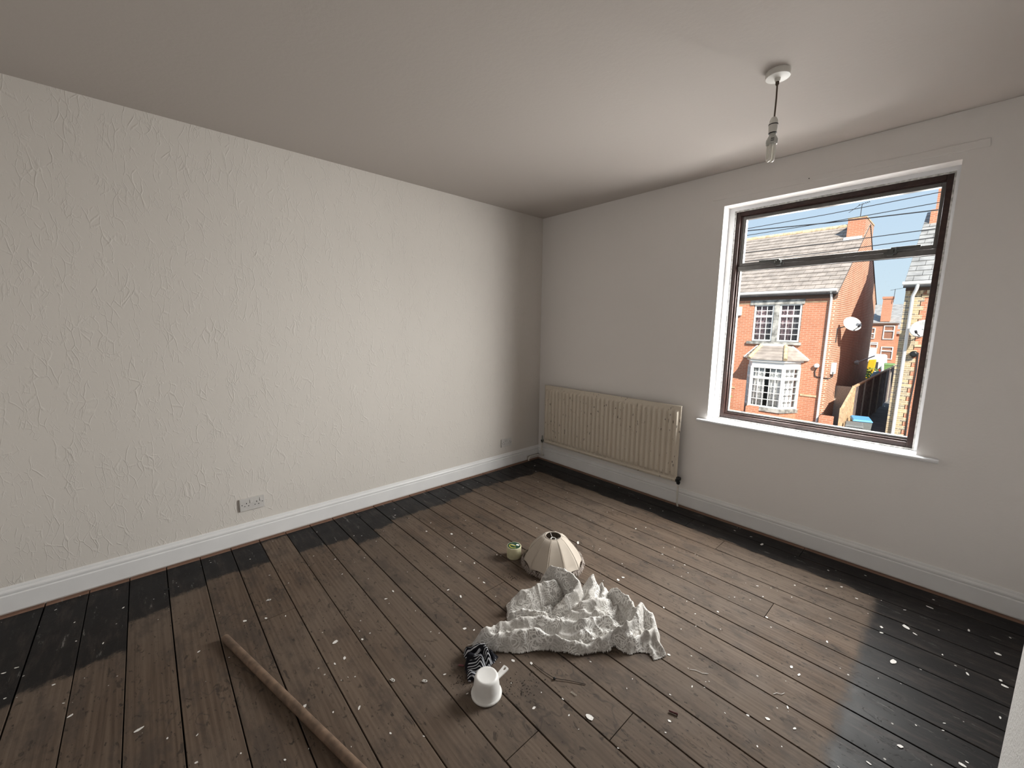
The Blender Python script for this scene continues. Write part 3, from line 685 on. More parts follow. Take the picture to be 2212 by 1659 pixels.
# strap handle with a hanging hole, joined under the rim
hm = MB(); hv = []; L0, L1 = 0.052, 0.122
def strap(u): return 0.009 + 0.006 * u
outer = []; inner = []
for i in range(33):
    a = 2 * math.pi * i / 32
    # rounded rectangle outline
    cx = (L0 + L1) / 2; hx = (L1 - L0) / 2
    c, s = math.cos(a), math.sin(a)
    k = 1 / max(abs(c), abs(s)) ** 0.85
    x = cx + hx * c * k * 0.94; u = (x - L0) / (L1 - L0)
    y = s * k * strap(u)
    outer.append((x, y)); inner.append((0.108 + 0.008 * c, 0.0050 * s))
vs = []; fs = []
for z in (0.026, 0.033):
    vs += [(x, y, z + 0.012 * (x - L0) / (L1 - L0)) for x, y in outer] + [(x, y, z + 0.012 * (x - L0) / (L1 - L0)) for x, y in inner]
n = 33
for i in range(32):
    fs += [(i, i + 1, n + i + 1, n + i), (2 * n + i, 3 * n + i, 3 * n + i + 1, 2 * n + i + 1), (i, 2 * n + i, 2 * n + i + 1, i + 1), (n + i, n + i + 1, 3 * n + i + 1, 3 * n + i)]
hm.add(vs, fs); ho = hm.build('handle', MAT['tub'], bk, 0.001); ho.rotation_euler = (0, 0, R(67))

# loose pole
A = Vector((0.957, -3.139, 0.017)); dv = Vector((0.9704, 0.2415, 0)); B = A + dv * 1.34
MAT['pole'] = plain('old_pole_wood', (0.15, 0.098, 0.066), 0.6, var=0.3, scale=25)
pm = MB().tube([A, A + dv * 0.006, A + dv * 0.3, A + dv * 0.7, A + dv * 1.0, B], [0.013, 0.0165, 0.0168, 0.0166, 0.017, 0.0165], 14)
tag(pm.build('wooden_pole', MAT['pole']), 'long round brown wooden pole lying loose across the boards', 'pole')

# --- lace curtain heap: a height field of traced folds
def seg_dist(X, Y, pts):
    best = np.full(X.shape, 9.0); hz = np.zeros(X.shape)
    for (a, b) in zip(pts[:-1], pts[1:]):
        ax, ay, az = a; bx, by, bz = b
        dx, dy = bx - ax, by - ay; L = dx * dx + dy * dy + 1e-9
        t = np.clip(((X - ax) * dx + (Y - ay) * dy) / L, 0, 1)
        d = np.hypot(X - ax - t * dx, Y - ay - t * dy)
        m = d < best
        hz = np.where(m, az + t * (bz - az), hz); best = np.where(m, d, best)
    return best, hz
def poly_sd(X, Y, poly):
    n = len(poly); inside = np.zeros(X.shape, bool); dist = np.full(X.shape, 9.0)
    for i in range(n):
        x1, y1 = poly[i]; x2, y2 = poly[(i + 1) % n]
        c = ((y1 > Y) != (y2 > Y)) & (X < (x2 - x1) * (Y - y1) / (y2 - y1 + 1e-12) + x1)
        inside ^= c
        dx, dy = x2 - x1, y2 - y1; L = dx * dx + dy * dy + 1e-12
        t = np.clip(((X - x1) * dx + (Y - y1) * dy) / L, 0, 1)
        dist = np.minimum(dist, np.hypot(X - x1 - t * dx, Y - y1 - t * dy))
    return np.where(inside, dist, -dist)
def vnoise(X, Y, sc, seed):
    rs = np.random.RandomState(seed); T = rs.rand(64, 64)
    x = X * sc; y = Y * sc; xi = np.floor(x).astype(int); yi = np.floor(y).astype(int)
    fx = x - xi; fy = y - yi; fx = fx * fx * (3 - 2 * fx); fy = fy * fy * (3 - 2 * fy)
    g = lambda a, b: T[a % 64, b % 64]
    return (g(xi, yi) * (1 - fx) + g(xi + 1, yi) * fx) * (1 - fy) + (g(xi, yi + 1) * (1 - fx) + g(xi + 1, yi + 1) * fx) * fy
def heap(name, poly, ridges, width, base, wr, res, mat, parent, seed, edge=0.03, par=0.015):
    xs = [q[0] for q in poly]; ys = [q[1] for q in poly]
    gx = np.arange(min(xs) - .03, max(xs) + .03, res); gy = np.arange(min(ys) - .03, max(ys) + .03, res)
    X, Y = np.meshgrid(gx, gy, indexing='ij')
    # outline wobble so that the hem does not run straight
    wob = (vnoise(X, Y, 22, seed) - .5) * 0.022
    sd = poly_sd(X, Y, poly) + wob
    m = np.clip(sd / edge, 0, 1); m = np.sin(m * np.pi / 2)
    wx = X + (vnoise(X, Y, 9, seed + 1) - .5) * 0.05; wy = Y + (vnoise(X, Y, 9, seed + 2) - .5) * 0.05
    Z = np.full(X.shape, base) + (vnoise(X, Y, 7, seed + 3) - .5) * base * 0.8
    for k, r in enumerate(ridges):
        d, hz = seg_dist(wx, wy, r)
        w = width * (0.75 + 0.5 * ((k * 37) % 10) / 10)
        q = np.clip(1 - (d / w) ** 2, 0, 1) ** 0.65
        Z = np.maximum(Z, base * 0.5 + (hz - base * 0.5) * q)
    # folds running alongside the main ones
    dn = np.full(X.shape, 9.0)
    for r in ridges:
        dn = np.minimum(dn, seg_dist(wx, wy, r)[0])
    Z = Z + par * np.sin(dn * 2 * np.pi / 0.052 + 1.2) * np.exp(-dn / 0.10)
    # soft tucks and crumples
    a1 = vnoise(wx, wy, 16, seed + 4); a2 = vnoise(wx * 0.8 + wy * 0.6, wy * 0.8 - wx * 0.6, 30, seed + 5)
    ridg = (1 - np.abs(2 * a1 - 1)) ** 2 * 0.65 + (1 - np.abs(2 * a2 - 1)) ** 2 * 0.35
    Z = Z + wr * (ridg - 0.45)
    pl = np.sin((wx * 0.75 - wy * 0.66) * 330 + 5 * a1) * (vnoise(X, Y, 6, seed + 6) > 0.55)
    Z = Z + pl * 0.0013
    Z = np.maximum(Z, 0.006) * m + 0.0015
    keep = sd > 0.0
    idx = -np.ones(X.shape, int)
    fs = []; nxg, nyg = X.shape
    cell = keep[:-1, :-1] & keep[1:, :-1] & keep[1:, 1:] & keep[:-1, 1:]
    used = np.zeros(X.shape, bool)
    used[:-1, :-1] |= cell; used[1:, :-1] |= cell; used[1:, 1:] |= cell; used[:-1, 1:] |= cell
    idx[used] = np.arange(used.sum())
    V = np.stack([X[used], Y[used], Z[used]], -1)
    I, J = np.nonzero(cell)
    F = np.stack([idx[I, J], idx[I + 1, J], idx[I + 1, J + 1], idx[I, J + 1]], -1)
    me = bpy.data.meshes.new(name); me.from_pydata(V.tolist(), [], F.tolist())
    me.polygons.foreach_set('use_smooth', [True] * len(me.polygons)); me.update()
    return link(name, me, mat, parent)

def m_lace():
    t = NT('lace_net'); p = t.pos()
    sep = t.n('ShaderNodeSeparateXYZ'); t.l(p, sep.inputs[0])
    cmb = t.n('ShaderNodeCombineXYZ'); t.l(sep.outputs[0], cmb.inputs[0]); t.l(sep.outputs[1], cmb.inputs[1])
    t.l(t.math('MULTIPLY', sep.outputs[2], 1.0), cmb.inputs[2])
    q = cmb.outputs[0]
    wp = t.n('ShaderNodeTexNoise'); t.l(q, wp.inputs['Vector']); wp.inputs['Scale'].default_value = 16
    of = t.n('ShaderNodeVectorMath', operation='SCALE'); t.l(wp.outputs['Color'], of.inputs[0]); of.inputs['Scale'].default_value = 0.05
    qa = t.n('ShaderNodeVectorMath', operation='ADD'); t.l(q, qa.inputs[0]); t.l(of.outputs[0], qa.inputs[1]); qw = qa.outputs[0]
    # flower outlines: rings round scattered centres plus petals
    v = t.vor(qw, 17).outputs['Distance']
    ring = t.math('SINE', t.math('MULTIPLY', v, 34.0))
    ve = t.vor(qw, 44, 'DISTANCE_TO_EDGE').outputs['Distance']
    line = t.math('SUBTRACT', 1.0, t.step(ve, 0.02, 0.10))
    rg = t.step(ring, 0.15, 0.75)
    zone = t.step(t.noise(q, 13, 2), 0.42, 0.56)
    pat = t.math('MULTIPLY', t.math('MAXIMUM', rg, line), t.math('ADD', t.math('MULTIPLY', zone, 0.7), 0.3))
    net = t.step(t.vor(q, 420, 'DISTANCE_TO_EDGE').outputs['Distance'], 0.02, 0.2)
    c = t.mix(pat, (0.43, 0.41, 0.385), (0.86, 0.845, 0.82))
    c = t.mix(t.math('MULTIPLY', net, 0.12), c, (0.22, 0.205, 0.19))
    c = t.mix(t.math('MULTIPLY', t.step(t.noise(q, 5, 3), 0.5, 0.7), 0.3), c, (0.40, 0.37, 0.33))
    h = t.math('ADD', pat, t.math('MULTIPLY', t.noise(q, 40, 3), 0.8))
    return t.set(c, 0.85, t.bump(h, 0.35, 0.002), spec=0.12)
MAT['lace'] = m_lace()
lc = heap('lace_curtain', CLOTH_OUTLINE, CLOTH_RIDGES, 0.050, 0.016, 0.024, 0.0034, MAT['lace'], None, 11)
tag(lc, 'crumpled white floral lace net curtain heaped on the boards', 'curtain')

def m_stripe():
    t = NT('striped_cloth'); p = t.pos()
    wp = t.noise(p, 9, 2)
    sep = t.n('ShaderNodeSeparateXYZ'); t.l(p, sep.inputs[0])
    k = t.math('ADD', t.math('ADD', t.math('MULTIPLY', sep.outputs[0], 520), t.math('MULTIPLY', sep.outputs[1], -560)), t.math('MULTIPLY', wp, 22))
    st = t.step(t.math('SINE', k), 0.35, 0.7)
    zone = t.step(t.noise(p, 16, 2), 0.44, 0.52)
    st = t.math('MULTIPLY', st, zone)
    c = t.mix(st, (0.012, 0.012, 0.016), (0.62, 0.64, 0.68))
    return t.set(c, 0.9, spec=0.1)
MAT['stripe'] = m_stripe()
gx = [q[0] for q in GARMENT_OUTLINE]; gy = [q[1] for q in GARMENT_OUTLINE]
gcx, gcy = sum(gx) / len(gx), sum(gy) / len(gy)
gm = heap('striped_garment', GARMENT_OUTLINE, [[(gcx - .06, gcy - .02, .035), (gcx, gcy + .03, .05), (gcx + .05, gcy + .02, .04)], [(gcx - .03, gcy - .06, .03), (gcx + .03, gcy - .03, .045)]], 0.035, 0.018, 0.028, 0.004, MAT['stripe'], None, 31, 0.02)
tag(gm, 'bunched black and white striped garment tucked under the lace curtain', 'garment')

# --- paint flakes, each a curled chip
MAT['flake'] = plain('paint_flake', (0.72, 0.70, 0.67), 0.6, var=0.12, scale=200)
protos = []
for k in range(8):
    rk = random.Random(100 + k); n = 9
    asp = rk.uniform(0.35, 0.75); vs = []; fs = []
    ring = [(0.5 * rk.uniform(0.75, 1.1) * math.cos(2 * math.pi * i / n), 0.5 * asp * rk.uniform(0.7, 1.15) * math.sin(2 * math.pi * i / n)) for i in range(n)]
    curl = rk.uniform(0.05, 0.25)
    zf = lambda x: 0.03 + curl * x * x
    vs = [(x, y, zf(x)) for x, y in ring] + [(x, y, zf(x) + 0.05) for x, y in ring] + [(0, 0, 0.0), (0, 0, 0.07)]
    for i in range(n):
        j = (i + 1) % n
        fs += [(i, j, n + j, n + i), (j, i, 2 * n), (n + i, n + j, 2 * n + 1)]
    me = MB().add(vs, fs).mesh('paint_flake'); me.materials.append(MAT['flake']); protos.append(me)
rk = random.Random(77)
extra = []
for i in range(70):
    extra.append((rk.uniform(0.1, 3.3), rk.uniform(-3.4, -0.1), rk.uniform(0.004, 0.009)))
for i, (x, y, s) in enumerate(FLAKES + extra):
    if i >= len(FLAKES) and (((x - 1.95) ** 2 + (y + 1.85) ** 2) < 0.45 ** 2 or ((x - 1.56) ** 2 + (y + 1.476) ** 2) < 0.3 ** 2 or (x - 2.0) ** 2 + (y + 2.38) ** 2 < 0.04): continue
    o = bpy.data.objects.new('paint_flake', protos[i % 8]); COL.objects.link(o)
    s = max(0.006, s * 0.92)
    o.location = (x, y, 0.0); o.scale = (s, s, max(0.008, s) * 0.55); o.rotation_euler = (0, 0, rk.uniform(0, 6.28))
    size = 'tiny' if s < 0.009 else ('small' if s < 0.016 else 'large')
    if x > 3.0: zone = 'on the black border beside the chimney breast'
    elif y > -0.34: zone = 'on the black border under the window wall'
    elif x < 0.36: zone = 'on the black border by the embossed wall'
    elif (x - 1.95) ** 2 + (y + 1.85) ** 2 < 0.62 ** 2: zone = 'on brown boards close to the lace curtain'
    elif (x - 1.5) ** 2 + (y + 1.5) ** 2 < 0.5 ** 2: zone = 'on brown boards close to the lampshade'
    elif abs((x - 0.957) * -0.2415 + (y + 3.139) * 0.9704) < 0.22 and x > 0.8: zone = 'on brown boards close to the wooden pole'
    elif x > 2.3: zone = 'on brown boards between lace curtain and black border'
    elif y > -1.3: zone = 'on brown boards in front of the radiator'
    else: zone = 'on brown boards along the embossed wall side'
    tag(o, size + ' off-white paint flake ' + zone, 'paint flake', size + ' paint flakes ' + zone)

# curtain hooks
MAT['hook'] = plain('hook_plastic', (0.74, 0.73, 0.70), 0.4)
def hook(x, y, a):
    pts = [(-.011, -.003, .0025), (.004, -.004, .0025), (.010, -.002, .0025), (.011, .002, .003), (.007, .005, .003), (-.004, .005, .003), (-.008, .003, .003), (-.006, .001, .003), (.002, .001, .003)]
    o = MB().tube(pts, 0.0016, 6).build('curtain_hook', MAT['hook'])
    o.location = (x, y, 0); o.rotation_euler = (0, 0, a)
    return o
tag(hook(0.77, -2.918, 1.2), 'white plastic curtain hook alone on a board by the black border', 'curtain hook', 'curtain hooks on the floor')
tag(hook(1.694, -2.641, 0.3), 'white plastic curtain hook lying on a board gap', 'curtain hook', 'curtain hooks on the floor')
tag(hook(1.789, -2.541, 0.6), 'white plastic curtain hook lying mid-board near the striped garment', 'curtain hook', 'curtain hooks on the floor')
clip = MB().tube([(-.013, -.0028, .0015), (.011, -.0028, .0015), (.0135, 0, .0015), (.011, .0028, .0015), (-.009, .0028, .0015), (-.0105, .0009, .002), (-.009, -.0012, .002), (.008, -.0012, .002)], 0.0007, 6).build('paper_clip', plain('clip_wire', (0.7, 0.66, 0.58), 0.3, 0.6))
clip.location = (2.25, -2.11, 0); clip.rotation_euler = (0, 0, R(5))
tag(clip, 'small wire paper clip lying flat on the boards', 'paper clip')
# brown wall plug
pg = empty('wall_plug', (2.567, -1.882, 0.0), 'dark red-brown plastic wall plug lying on the boards', 'wall plug', rz=R(20))
MAT['plugm'] = plain('plug_plastic', (0.075, 0.022, 0.022), 0.5)
MB().lathe([(0.002, -0.017), (0.0036, -0.014), (0.0036, 0.012), (0.0046, 0.013), (0.0046, 0.017)], 10, (0, 0, 0.0046), axis='x').build('plug_body', MAT['plugm'], pg)
for i in range(4):
    MB().lathe([(0.0036, 0), (0.0044, 0.0015), (0.0036, 0.003)], 10, (-0.012 + i * 0.005, 0, 0.0046), axis='x').build('plug_rib', MAT['plugm'], pg)
rs = MB().box((-.012, -.0035, 0), (.012, .0035, .005)).build('crayon_stub', plain('dull_red', (0.16, 0.05, 0.06), 0.6), None, 0.001)
rs.location = (1.827, -2.377, 0); rs.rotation_euler = (0, 0, R(40)); tag(rs, 'short dull red stub beside the striped garment', 'stub')
tw = MB().tube([(2.033, -2.128, .002), (2.09, -2.125, .003), (2.150, -2.116, .004), (2.20, -2.075, .003), (2.257, -2.036, .002)], 0.0016, 6).build('bent_wire', plain('rusty_wire', (0.05, 0.035, 0.025), 0.7))
tag(tw, 'thin dark bent wire lying beside the lace curtain', 'wire')
MB().lathe([(0.0, 0.0), (0.006, 0.001), (0.005, 0.007), (0.0, 0.009)], 8, (2.150, -2.116, 0), cap=False).build('wire_knot', MAT['blackplastic'], tw)
for i, (x, y, a, l, lab) in enumerate(((2.551, -1.609, 0.5, .075, 'pale cotton thread on the boards near the lace curtain'), (2.821, -1.467, 0.9, .05, 'pale cotton thread on the boards near the black border'))):
    o = MB().tube([(-l / 2, 0, .001), (-l / 6, .004, .0014), (l / 6, -.003, .0014), (l / 2, .002, .001)], 0.0011, 5).build('cotton_thread', MAT['flake'])
    o.location = (x, y, 0); o.rotation_euler = (0, 0, a); tag(o, lab, 'thread')
# crumbs of soot and dirt by the tub: too many to count
dm = MB(); rk = random.Random(9)
for i in range(170):
    c = rk.choice(((2.065, -2.275, .035), (1.90, -2.42, .03), (1.86, -2.36, .03), (2.09, -2.21, .03), (1.50, -1.78, .02)))
    x, y = rk.gauss(c[0], c[2]), rk.gauss(c[1], c[2]); s = rk.uniform(.0007, .0024)
    dm.lathe([(s, 0), (s * .6, s)], 5, (x, y, 0), smooth=False)
tag(dm.build('floor_dirt', plain('soot_crumbs', (0.02, 0.016, 0.012), 0.9)), 'dark crumbs of dirt round the white tub and garment', 'dirt', kind='stuff')
# ------------------------------------------------------------------ outside: street and houses
G = -2.6
def m_brick(name, plane, c1, c2, mortar, scale=1.0, msize=0.011):
    t = NT(name); p = t.pos(); sep = t.n('ShaderNodeSeparateXYZ'); t.l(p, sep.inputs[0])
    cmb = t.n('ShaderNodeCombineXYZ')
    ns = t.n('ShaderNodeSeparateXYZ'); t.l(t.n('ShaderNodeNewGeometry').outputs['True Normal'], ns.inputs[0])
    side = t.math('GREATER_THAN', t.math('ABSOLUTE', ns.outputs[0]), 0.6)
    uu = t.math('ADD', t.math('MULTIPLY', sep.outputs[1], side), t.math('MULTIPLY', sep.outputs[0], t.math('SUBTRACT', 1.0, side)))
    t.l(uu, cmb.inputs[0]); t.l(sep.outputs[2], cmb.inputs[1])
    b = t.n('ShaderNodeTexBrick'); t.l(cmb.outputs[0], b.inputs['Vector'])
    b.inputs['Scale'].default_value = scale; b.inputs['Mortar Size'].default_value = msize; b.inputs['Mortar Smooth'].default_value = 0.2
    b.inputs['Brick Width'].default_value = 0.225; b.inputs['Row Height'].default_value = 0.075; b.inputs['Bias'].default_value = 0.0
    b.inputs['Color1'].default_value = (*c1, 1); b.inputs['Color2'].default_value = (*c2, 1); b.inputs['Mortar'].default_value = (*mortar, 1)
    c = t.mix(t.math('MULTIPLY', t.step(t.noise(p, 1.5, 4), 0.4, 0.7), 0.3), b.outputs['Color'], tuple(x * 0.75 for x in c1))
    return t.set(c, 0.85, t.bump(b.outputs['Fac'], -0.4, 0.01), spec=0.2)
MAT['brickx'] = m_brick('orange_brick_front', 'x', (0.54, 0.22, 0.13), (0.46, 0.18, 0.105), (0.54, 0.34, 0.24))
MAT['bricky'] = m_brick('orange_brick_gable', 'y', (0.50, 0.20, 0.115), (0.37, 0.14, 0.08), (0.72, 0.55, 0.42), msize=0.016)
MAT['quoin'] = m_brick('buff_grey_quoin', 'x', (0.55, 0.42, 0.25), (0.25, 0.22, 0.19), (0.62, 0.5, 0.36))
MAT['tile'] = plain('grey_roof_tile', (0.33, 0.285, 0.255), 0.85, var=0.2, scale=3)
MAT['tile2'] = plain('pale_slate', (0.30, 0.295, 0.29), 0.75, var=0.2, scale=3)
MAT['underlay'] = plain('roof_underlay', (0.09, 0.085, 0.085), 0.9)
MAT['upvc'] = plain('white_upvc', (0.84, 0.84, 0.82), 0.4, var=0.03)
MAT['stone'] = plain('weathered_stone', (0.33, 0.32, 0.30), 0.9, var=0.5, scale=5)
MAT['ridge'] = plain('buff_ridge_tile', (0.58, 0.44, 0.28), 0.85, var=0.25, scale=6)
MAT['lead'] = plain('white_flashing', (0.75, 0.75, 0.75), 0.6)
MAT['darkwood'] = plain('eaves_board', (0.12, 0.07, 0.05), 0.7)
MAT['dish'] = plain('dish_grey', (0.62, 0.61, 0.58), 0.5)
MAT['wire'] = plain('cable_black', (0.03, 0.03, 0.035), 0.7)
MAT['curtain'] = plain('net_curtain', (0.75, 0.73, 0.70), 0.9, var=0.15, scale=6)
MAT['drape'] = plain('mauve_drape', (0.42, 0.30, 0.31), 0.9, var=0.4, scale=8)
MAT['greydrape'] = plain('grey_net', (0.22, 0.2, 0.21), 0.9, var=0.3, scale=8)
MAT['shadedfence'] = plain('fence_painted_shade', (0.16, 0.125, 0.12), 0.85, var=0.3, scale=6)  # far fence boards: the right house's shadow is put into the colour
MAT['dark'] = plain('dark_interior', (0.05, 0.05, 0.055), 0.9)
MAT['asphalt'] = plain('asphalt', (0.16, 0.155, 0.15), 0.95, var=0.2, scale=2)
MAT['timber'] = plain('fence_timber', (0.52, 0.36, 0.22), 0.85, var=0.25, scale=12)
MAT['concrete'] = plain('concrete', (0.45, 0.41, 0.35), 0.9, var=0.2)

gd = MB().box((-30, 0.5, G - 0.3), (30, 90, G)).build('street_ground', MAT['asphalt'])
tag(gd, 'grey asphalt street and yards below the window', 'ground', kind='structure')

def tiles(parent, mat, xa, xb, y_eave, z_eave, y_ridge, z_ridge, cols, rows, over=0.06):
    L = math.hypot(y_ridge - y_eave, z_ridge - z_eave); uy, uz = (y_ridge - y_eave) / L, (z_ridge - z_eave) / L
    gau = L / rows; w = (xb - xa) / cols; th = 0.028
    h = gau + over
    # tile mesh: thin slab lying up the slope, lifted at its lower edge
    nY, nZ = -uz, uy
    def pt(x, s, n): return (x, s * uy + n * nY, s * uz + n * nZ)
    g = 0.006
    vs = [pt(g, 0, th), pt(w - g, 0, th), pt(w - g, h, 0.004), pt(g, h, 0.004), pt(g, 0, th * 2), pt(w - g, 0, th * 2), pt(w - g, h, 0.02), pt(g, h, 0.02)]
    me = MB().hexa(vs).mesh('roof_tile'); me.materials.append(mat)
    half = [pt(g, 0, th), pt(w / 2 - g, 0, th), pt(w / 2 - g, h, 0.004), pt(g, h, 0.004), pt(g, 0, th * 2), pt(w / 2 - g, 0, th * 2), pt(w / 2 - g, h, 0.02), pt(g, h, 0.02)]
    mh = MB().hexa(half).mesh('roof_tile'); mh.materials.append(mat)
    for r in range(rows):
        s = r * gau
        off = 0 if r % 2 == 0 else w / 2
        xs = [(xa + off + i * w, me) for i in range(cols if not off else cols - 1)]
        if off: xs = [(xa, mh)] + xs + [(xb - w / 2, mh)]
        for x, m in xs:
            o = bpy.data.objects.new('roof_tile', m); COL.objects.link(o); o.parent = parent
            o.location = Vector((x, y_eave + s * uy, z_eave + s * uz)) - Vector(parent.location)

def house_window(parent, x0, x1, z0, z1, y, trans, cols, rows_top, rows_bot, mat=None, curtain=None, base=Vector((0, 0, 0))):
    """casement window: frame, glazing bars, panes and drapes; parent is a house empty"""
    mb = MB(); w = 0.06
    mb.box((x0, y - .05, z0), (x0 + w, y + .03, z1)); mb.box((x1 - w, y - .05, z0), (x1, y + .03, z1))
    mb.box((x0 + w, y - .05, z0), (x1 - w, y + .03, z0 + w)); mb.box((x0 + w, y - .05, z1 - w), (x1 - w, y + .03, z1)); mb.box((x0 + w, y - .05, trans - .045), (x1 - w, y + .03, trans + .045))
    mb.v = [tuple(Vector(q) - base) for q in mb.v]
    fo = mb.build('window_frame', MAT['upvc'], parent)
    mb = MB(); b = 0.012
    for i in range(1, cols):
        x = x0 + w + (x1 - x0 - 2 * w) * i / cols; mb.box((x - b, y - .03, z0 + w), (x + b, y, z1 - w))
    for (za, zb, n) in ((trans + .045, z1 - w, rows_top), (z0 + w, trans - .045, rows_bot)):
        for i in range(1, n):
            z = za + (zb - za) * i / n; mb.box((x0 + w, y - .031, z - b), (x1 - w, y - .001, z + b))
    mb.v = [tuple(Vector(q) - base) for q in mb.v]
    mb.build('glazing_bars', MAT['upvc'], fo)
    for (za, zb) in ((trans + .045, z1 - w), (z0 + w, trans - .045)):
        mb = MB().box((x0 + w, y + .004, za), (x1 - w, y + .012, zb)); mb.v = [tuple(Vector(q) - base) for q in mb.v]
        mb.build('pane', MAT['farglass'], fo)
    if curtain:
        for (ca, cb_, m) in curtain:
            vs = []; n = 24
            for i in range(n + 1):
                x = ca + (cb_ - ca) * i / n; yy = y + .09 + .025 * math.sin(i * 1.9)
                vs += [(x, yy, z0 + .03), (x, yy, z1 - .03)]
            mb = MB().add([tuple(Vector(q) - base) for q in vs], [(2 * i, 2 * i + 2, 2 * i + 3, 2 * i + 1) for i in range(n)], True)
            o = mb.build('drape', m, fo); sdm = o.modifiers.new('solid', 'SOLIDIFY'); sdm.thickness = 0.006
    return fo

# ---- left house
FY = 16.5; XG = -0.16; EZ = 3.0; RY, RZ = 21.5, 6.25; BYH = 26.5
h1 = empty('brick_house', (-2.5, FY, G), 'orange brick house with grey tiled roof, canted bay window and gable chimney', 'house')
hb = Vector(h1.location)
def part(mb, name, mat, parent, bevel=0.0, base=None):
    base = hb if base is None else base
    mb.v = [tuple(Vector(q) - base) for q in mb.v]
    return mb.build(name, mat, parent, bevel)
XL = -6.4
mb = MB()
# facade with window opening left, bay opening left as recess
wx0, wx1, wz0, wz1 = -2.99, -1.27, 0.96, 2.54
bx0, bx1, bz0, bz1 = -2.80, -1.25, -1.75, 0.12
mb.box((XL, FY, G), (wx0 - 0.02, FY + .25, EZ)); mb.box((wx1 + 0.02, FY, G), (XG - 0.25, FY + .25, EZ))
mb.box((wx0 - .02, FY, wz1), (wx1 + .02, FY + .25, EZ)); mb.box((wx0 - .02, FY, bz1), (wx1 + .02, FY + .25, wz0)); mb.box((wx0 - .02, FY, G), (wx1 + .02, FY + .25, bz0))
part(mb, 'front_wall', MAT['brickx'], h1)
mb = MB(); prof = [(FY, G), (BYH, G), (BYH, EZ), (RY, RZ - 0.05), (FY, EZ)]
mb.add([(XG - .25, y, z) for y, z in prof] + [(XG, y, z) for y, z in prof], [(4, 3, 2, 1, 0), (5, 6, 7, 8, 9)] + [(i, (i + 1) % 5, 5 + (i + 1) % 5, 5 + i) for i in range(5)])
part(mb, 'gable_wall', MAT['bricky'], h1)
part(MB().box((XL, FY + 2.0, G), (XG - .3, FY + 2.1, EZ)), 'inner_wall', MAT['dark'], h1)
mb = MB(); mb.add([(XL, FY - .25, EZ - .13), (XG + .03, FY - .25, EZ - .13), (XG + .03, RY, RZ), (XL, RY, RZ), (XL, BYH + .2, EZ - .1), (XG + .03, BYH + .2, EZ - .1)], [(0, 1, 2, 3), (3, 2, 5, 4)])
ro = part(mb, 'roof', MAT['underlay'], h1); sdm = ro.modifiers.new('solid', 'SOLIDIFY'); sdm.thickness = 0.05; sdm.offset = 0
class _P: pass
tiles(h1, MAT['tile'], -5.45, XG + .03, FY - .25, EZ - .13, RY, RZ, 16, 18)
for i in range(14):
    part(MB().tube([(XG - .55 - (i + 1) * .4 + .005, RY, RZ + .02), (XG - .55 - i * .4 - .005, RY, RZ + .02)], .11, 10), 'ridge_tile', MAT['ridge'], h1)
part(MB().box((XL, FY - .06, EZ - .28), (XG, FY, EZ - .12)), 'eaves_board', MAT['darkwood'], h1)
part(MB().box((XL, FY - .02, EZ - .42), (XG - .25, FY, EZ - .40)), 'brick_course', MAT['ridge'], h1)
mb = MB(); mb.tube([(XL, FY - .30, EZ + .0), (XG, FY - .30, EZ + .0)], .06, 10); part(mb, 'gutter', MAT['upvc'], h1)
mb = MB(); mb.tube([(XG - .18, FY - .30, EZ - .03), (XG - .18, FY - .16, EZ - .16), (XG - .18, FY - .08, EZ - .30), (XG - .18, FY - .08, G + .1)], .042, 10); part(mb, 'downpipe', MAT['upvc'], h1)
# chimney stack with corbel, flashing
mb = MB(); mb.box((XG - .60, 20.3, 5.2), (XG + .002, 22.6, 6.34)); part(mb, 'chimney_stack', MAT['bricky'], h1)
mb = MB(); mb.box((XG - .62, 20.28, 6.34), (XG + .02, 22.62, 6.40)); part(mb, 'chimney_cap', MAT['ridge'], h1)
mb = MB(); mb.box((XG - .605, 20.29, 5.20), (XG - .01, 20.30, 5.60)); part(mb, 'chimney_front', MAT['brickx'], h1)
mb = MB(); mb.hexa([(XG - .68, 20.05, 5.28), (XG - .05, 20.05, 5.28), (XG - .05, 20.32, 5.50), (XG - .68, 20.32, 5.50), (XG - .68, 20.05, 5.33), (XG - .05, 20.05, 5.33), (XG - .05, 20.28, 5.58), (XG - .68, 20.28, 5.58)]); part(mb, 'flashing', MAT['lead'], h1)
part(MB().box((XG - .602, 20.296, 5.5), (XG + .0, 20.30, 6.34)), 'chimney_face', MAT['brickx'], h1)
# upper window pair
part(MB().box((-3.16, FY - .04, 2.52), (-1.18, FY + .1, 2.77)), 'lintel', MAT['stone'], h1)
part(MB().box((-3.17, FY - .10, 0.86), (-1.16, FY + .1, 0.97)), 'stone_sill', MAT['stone'], h1)
part(MB().box((-2.24, FY - .02, 0.97), (-2.04, FY + .12, 2.52)), 'stone_mullion', MAT['stone'], h1)
for (a, b) in ((-2.99, -2.24), (-2.04, -1.27)):
    house_window(h1, a, b, 0.99, 2.53, FY + .07, 2.04, 3, 2, 4, curtain=[(a + .05, b - .28, MAT['drape']), (b - .30, b - .05, MAT['greydrape'])], base=hb)
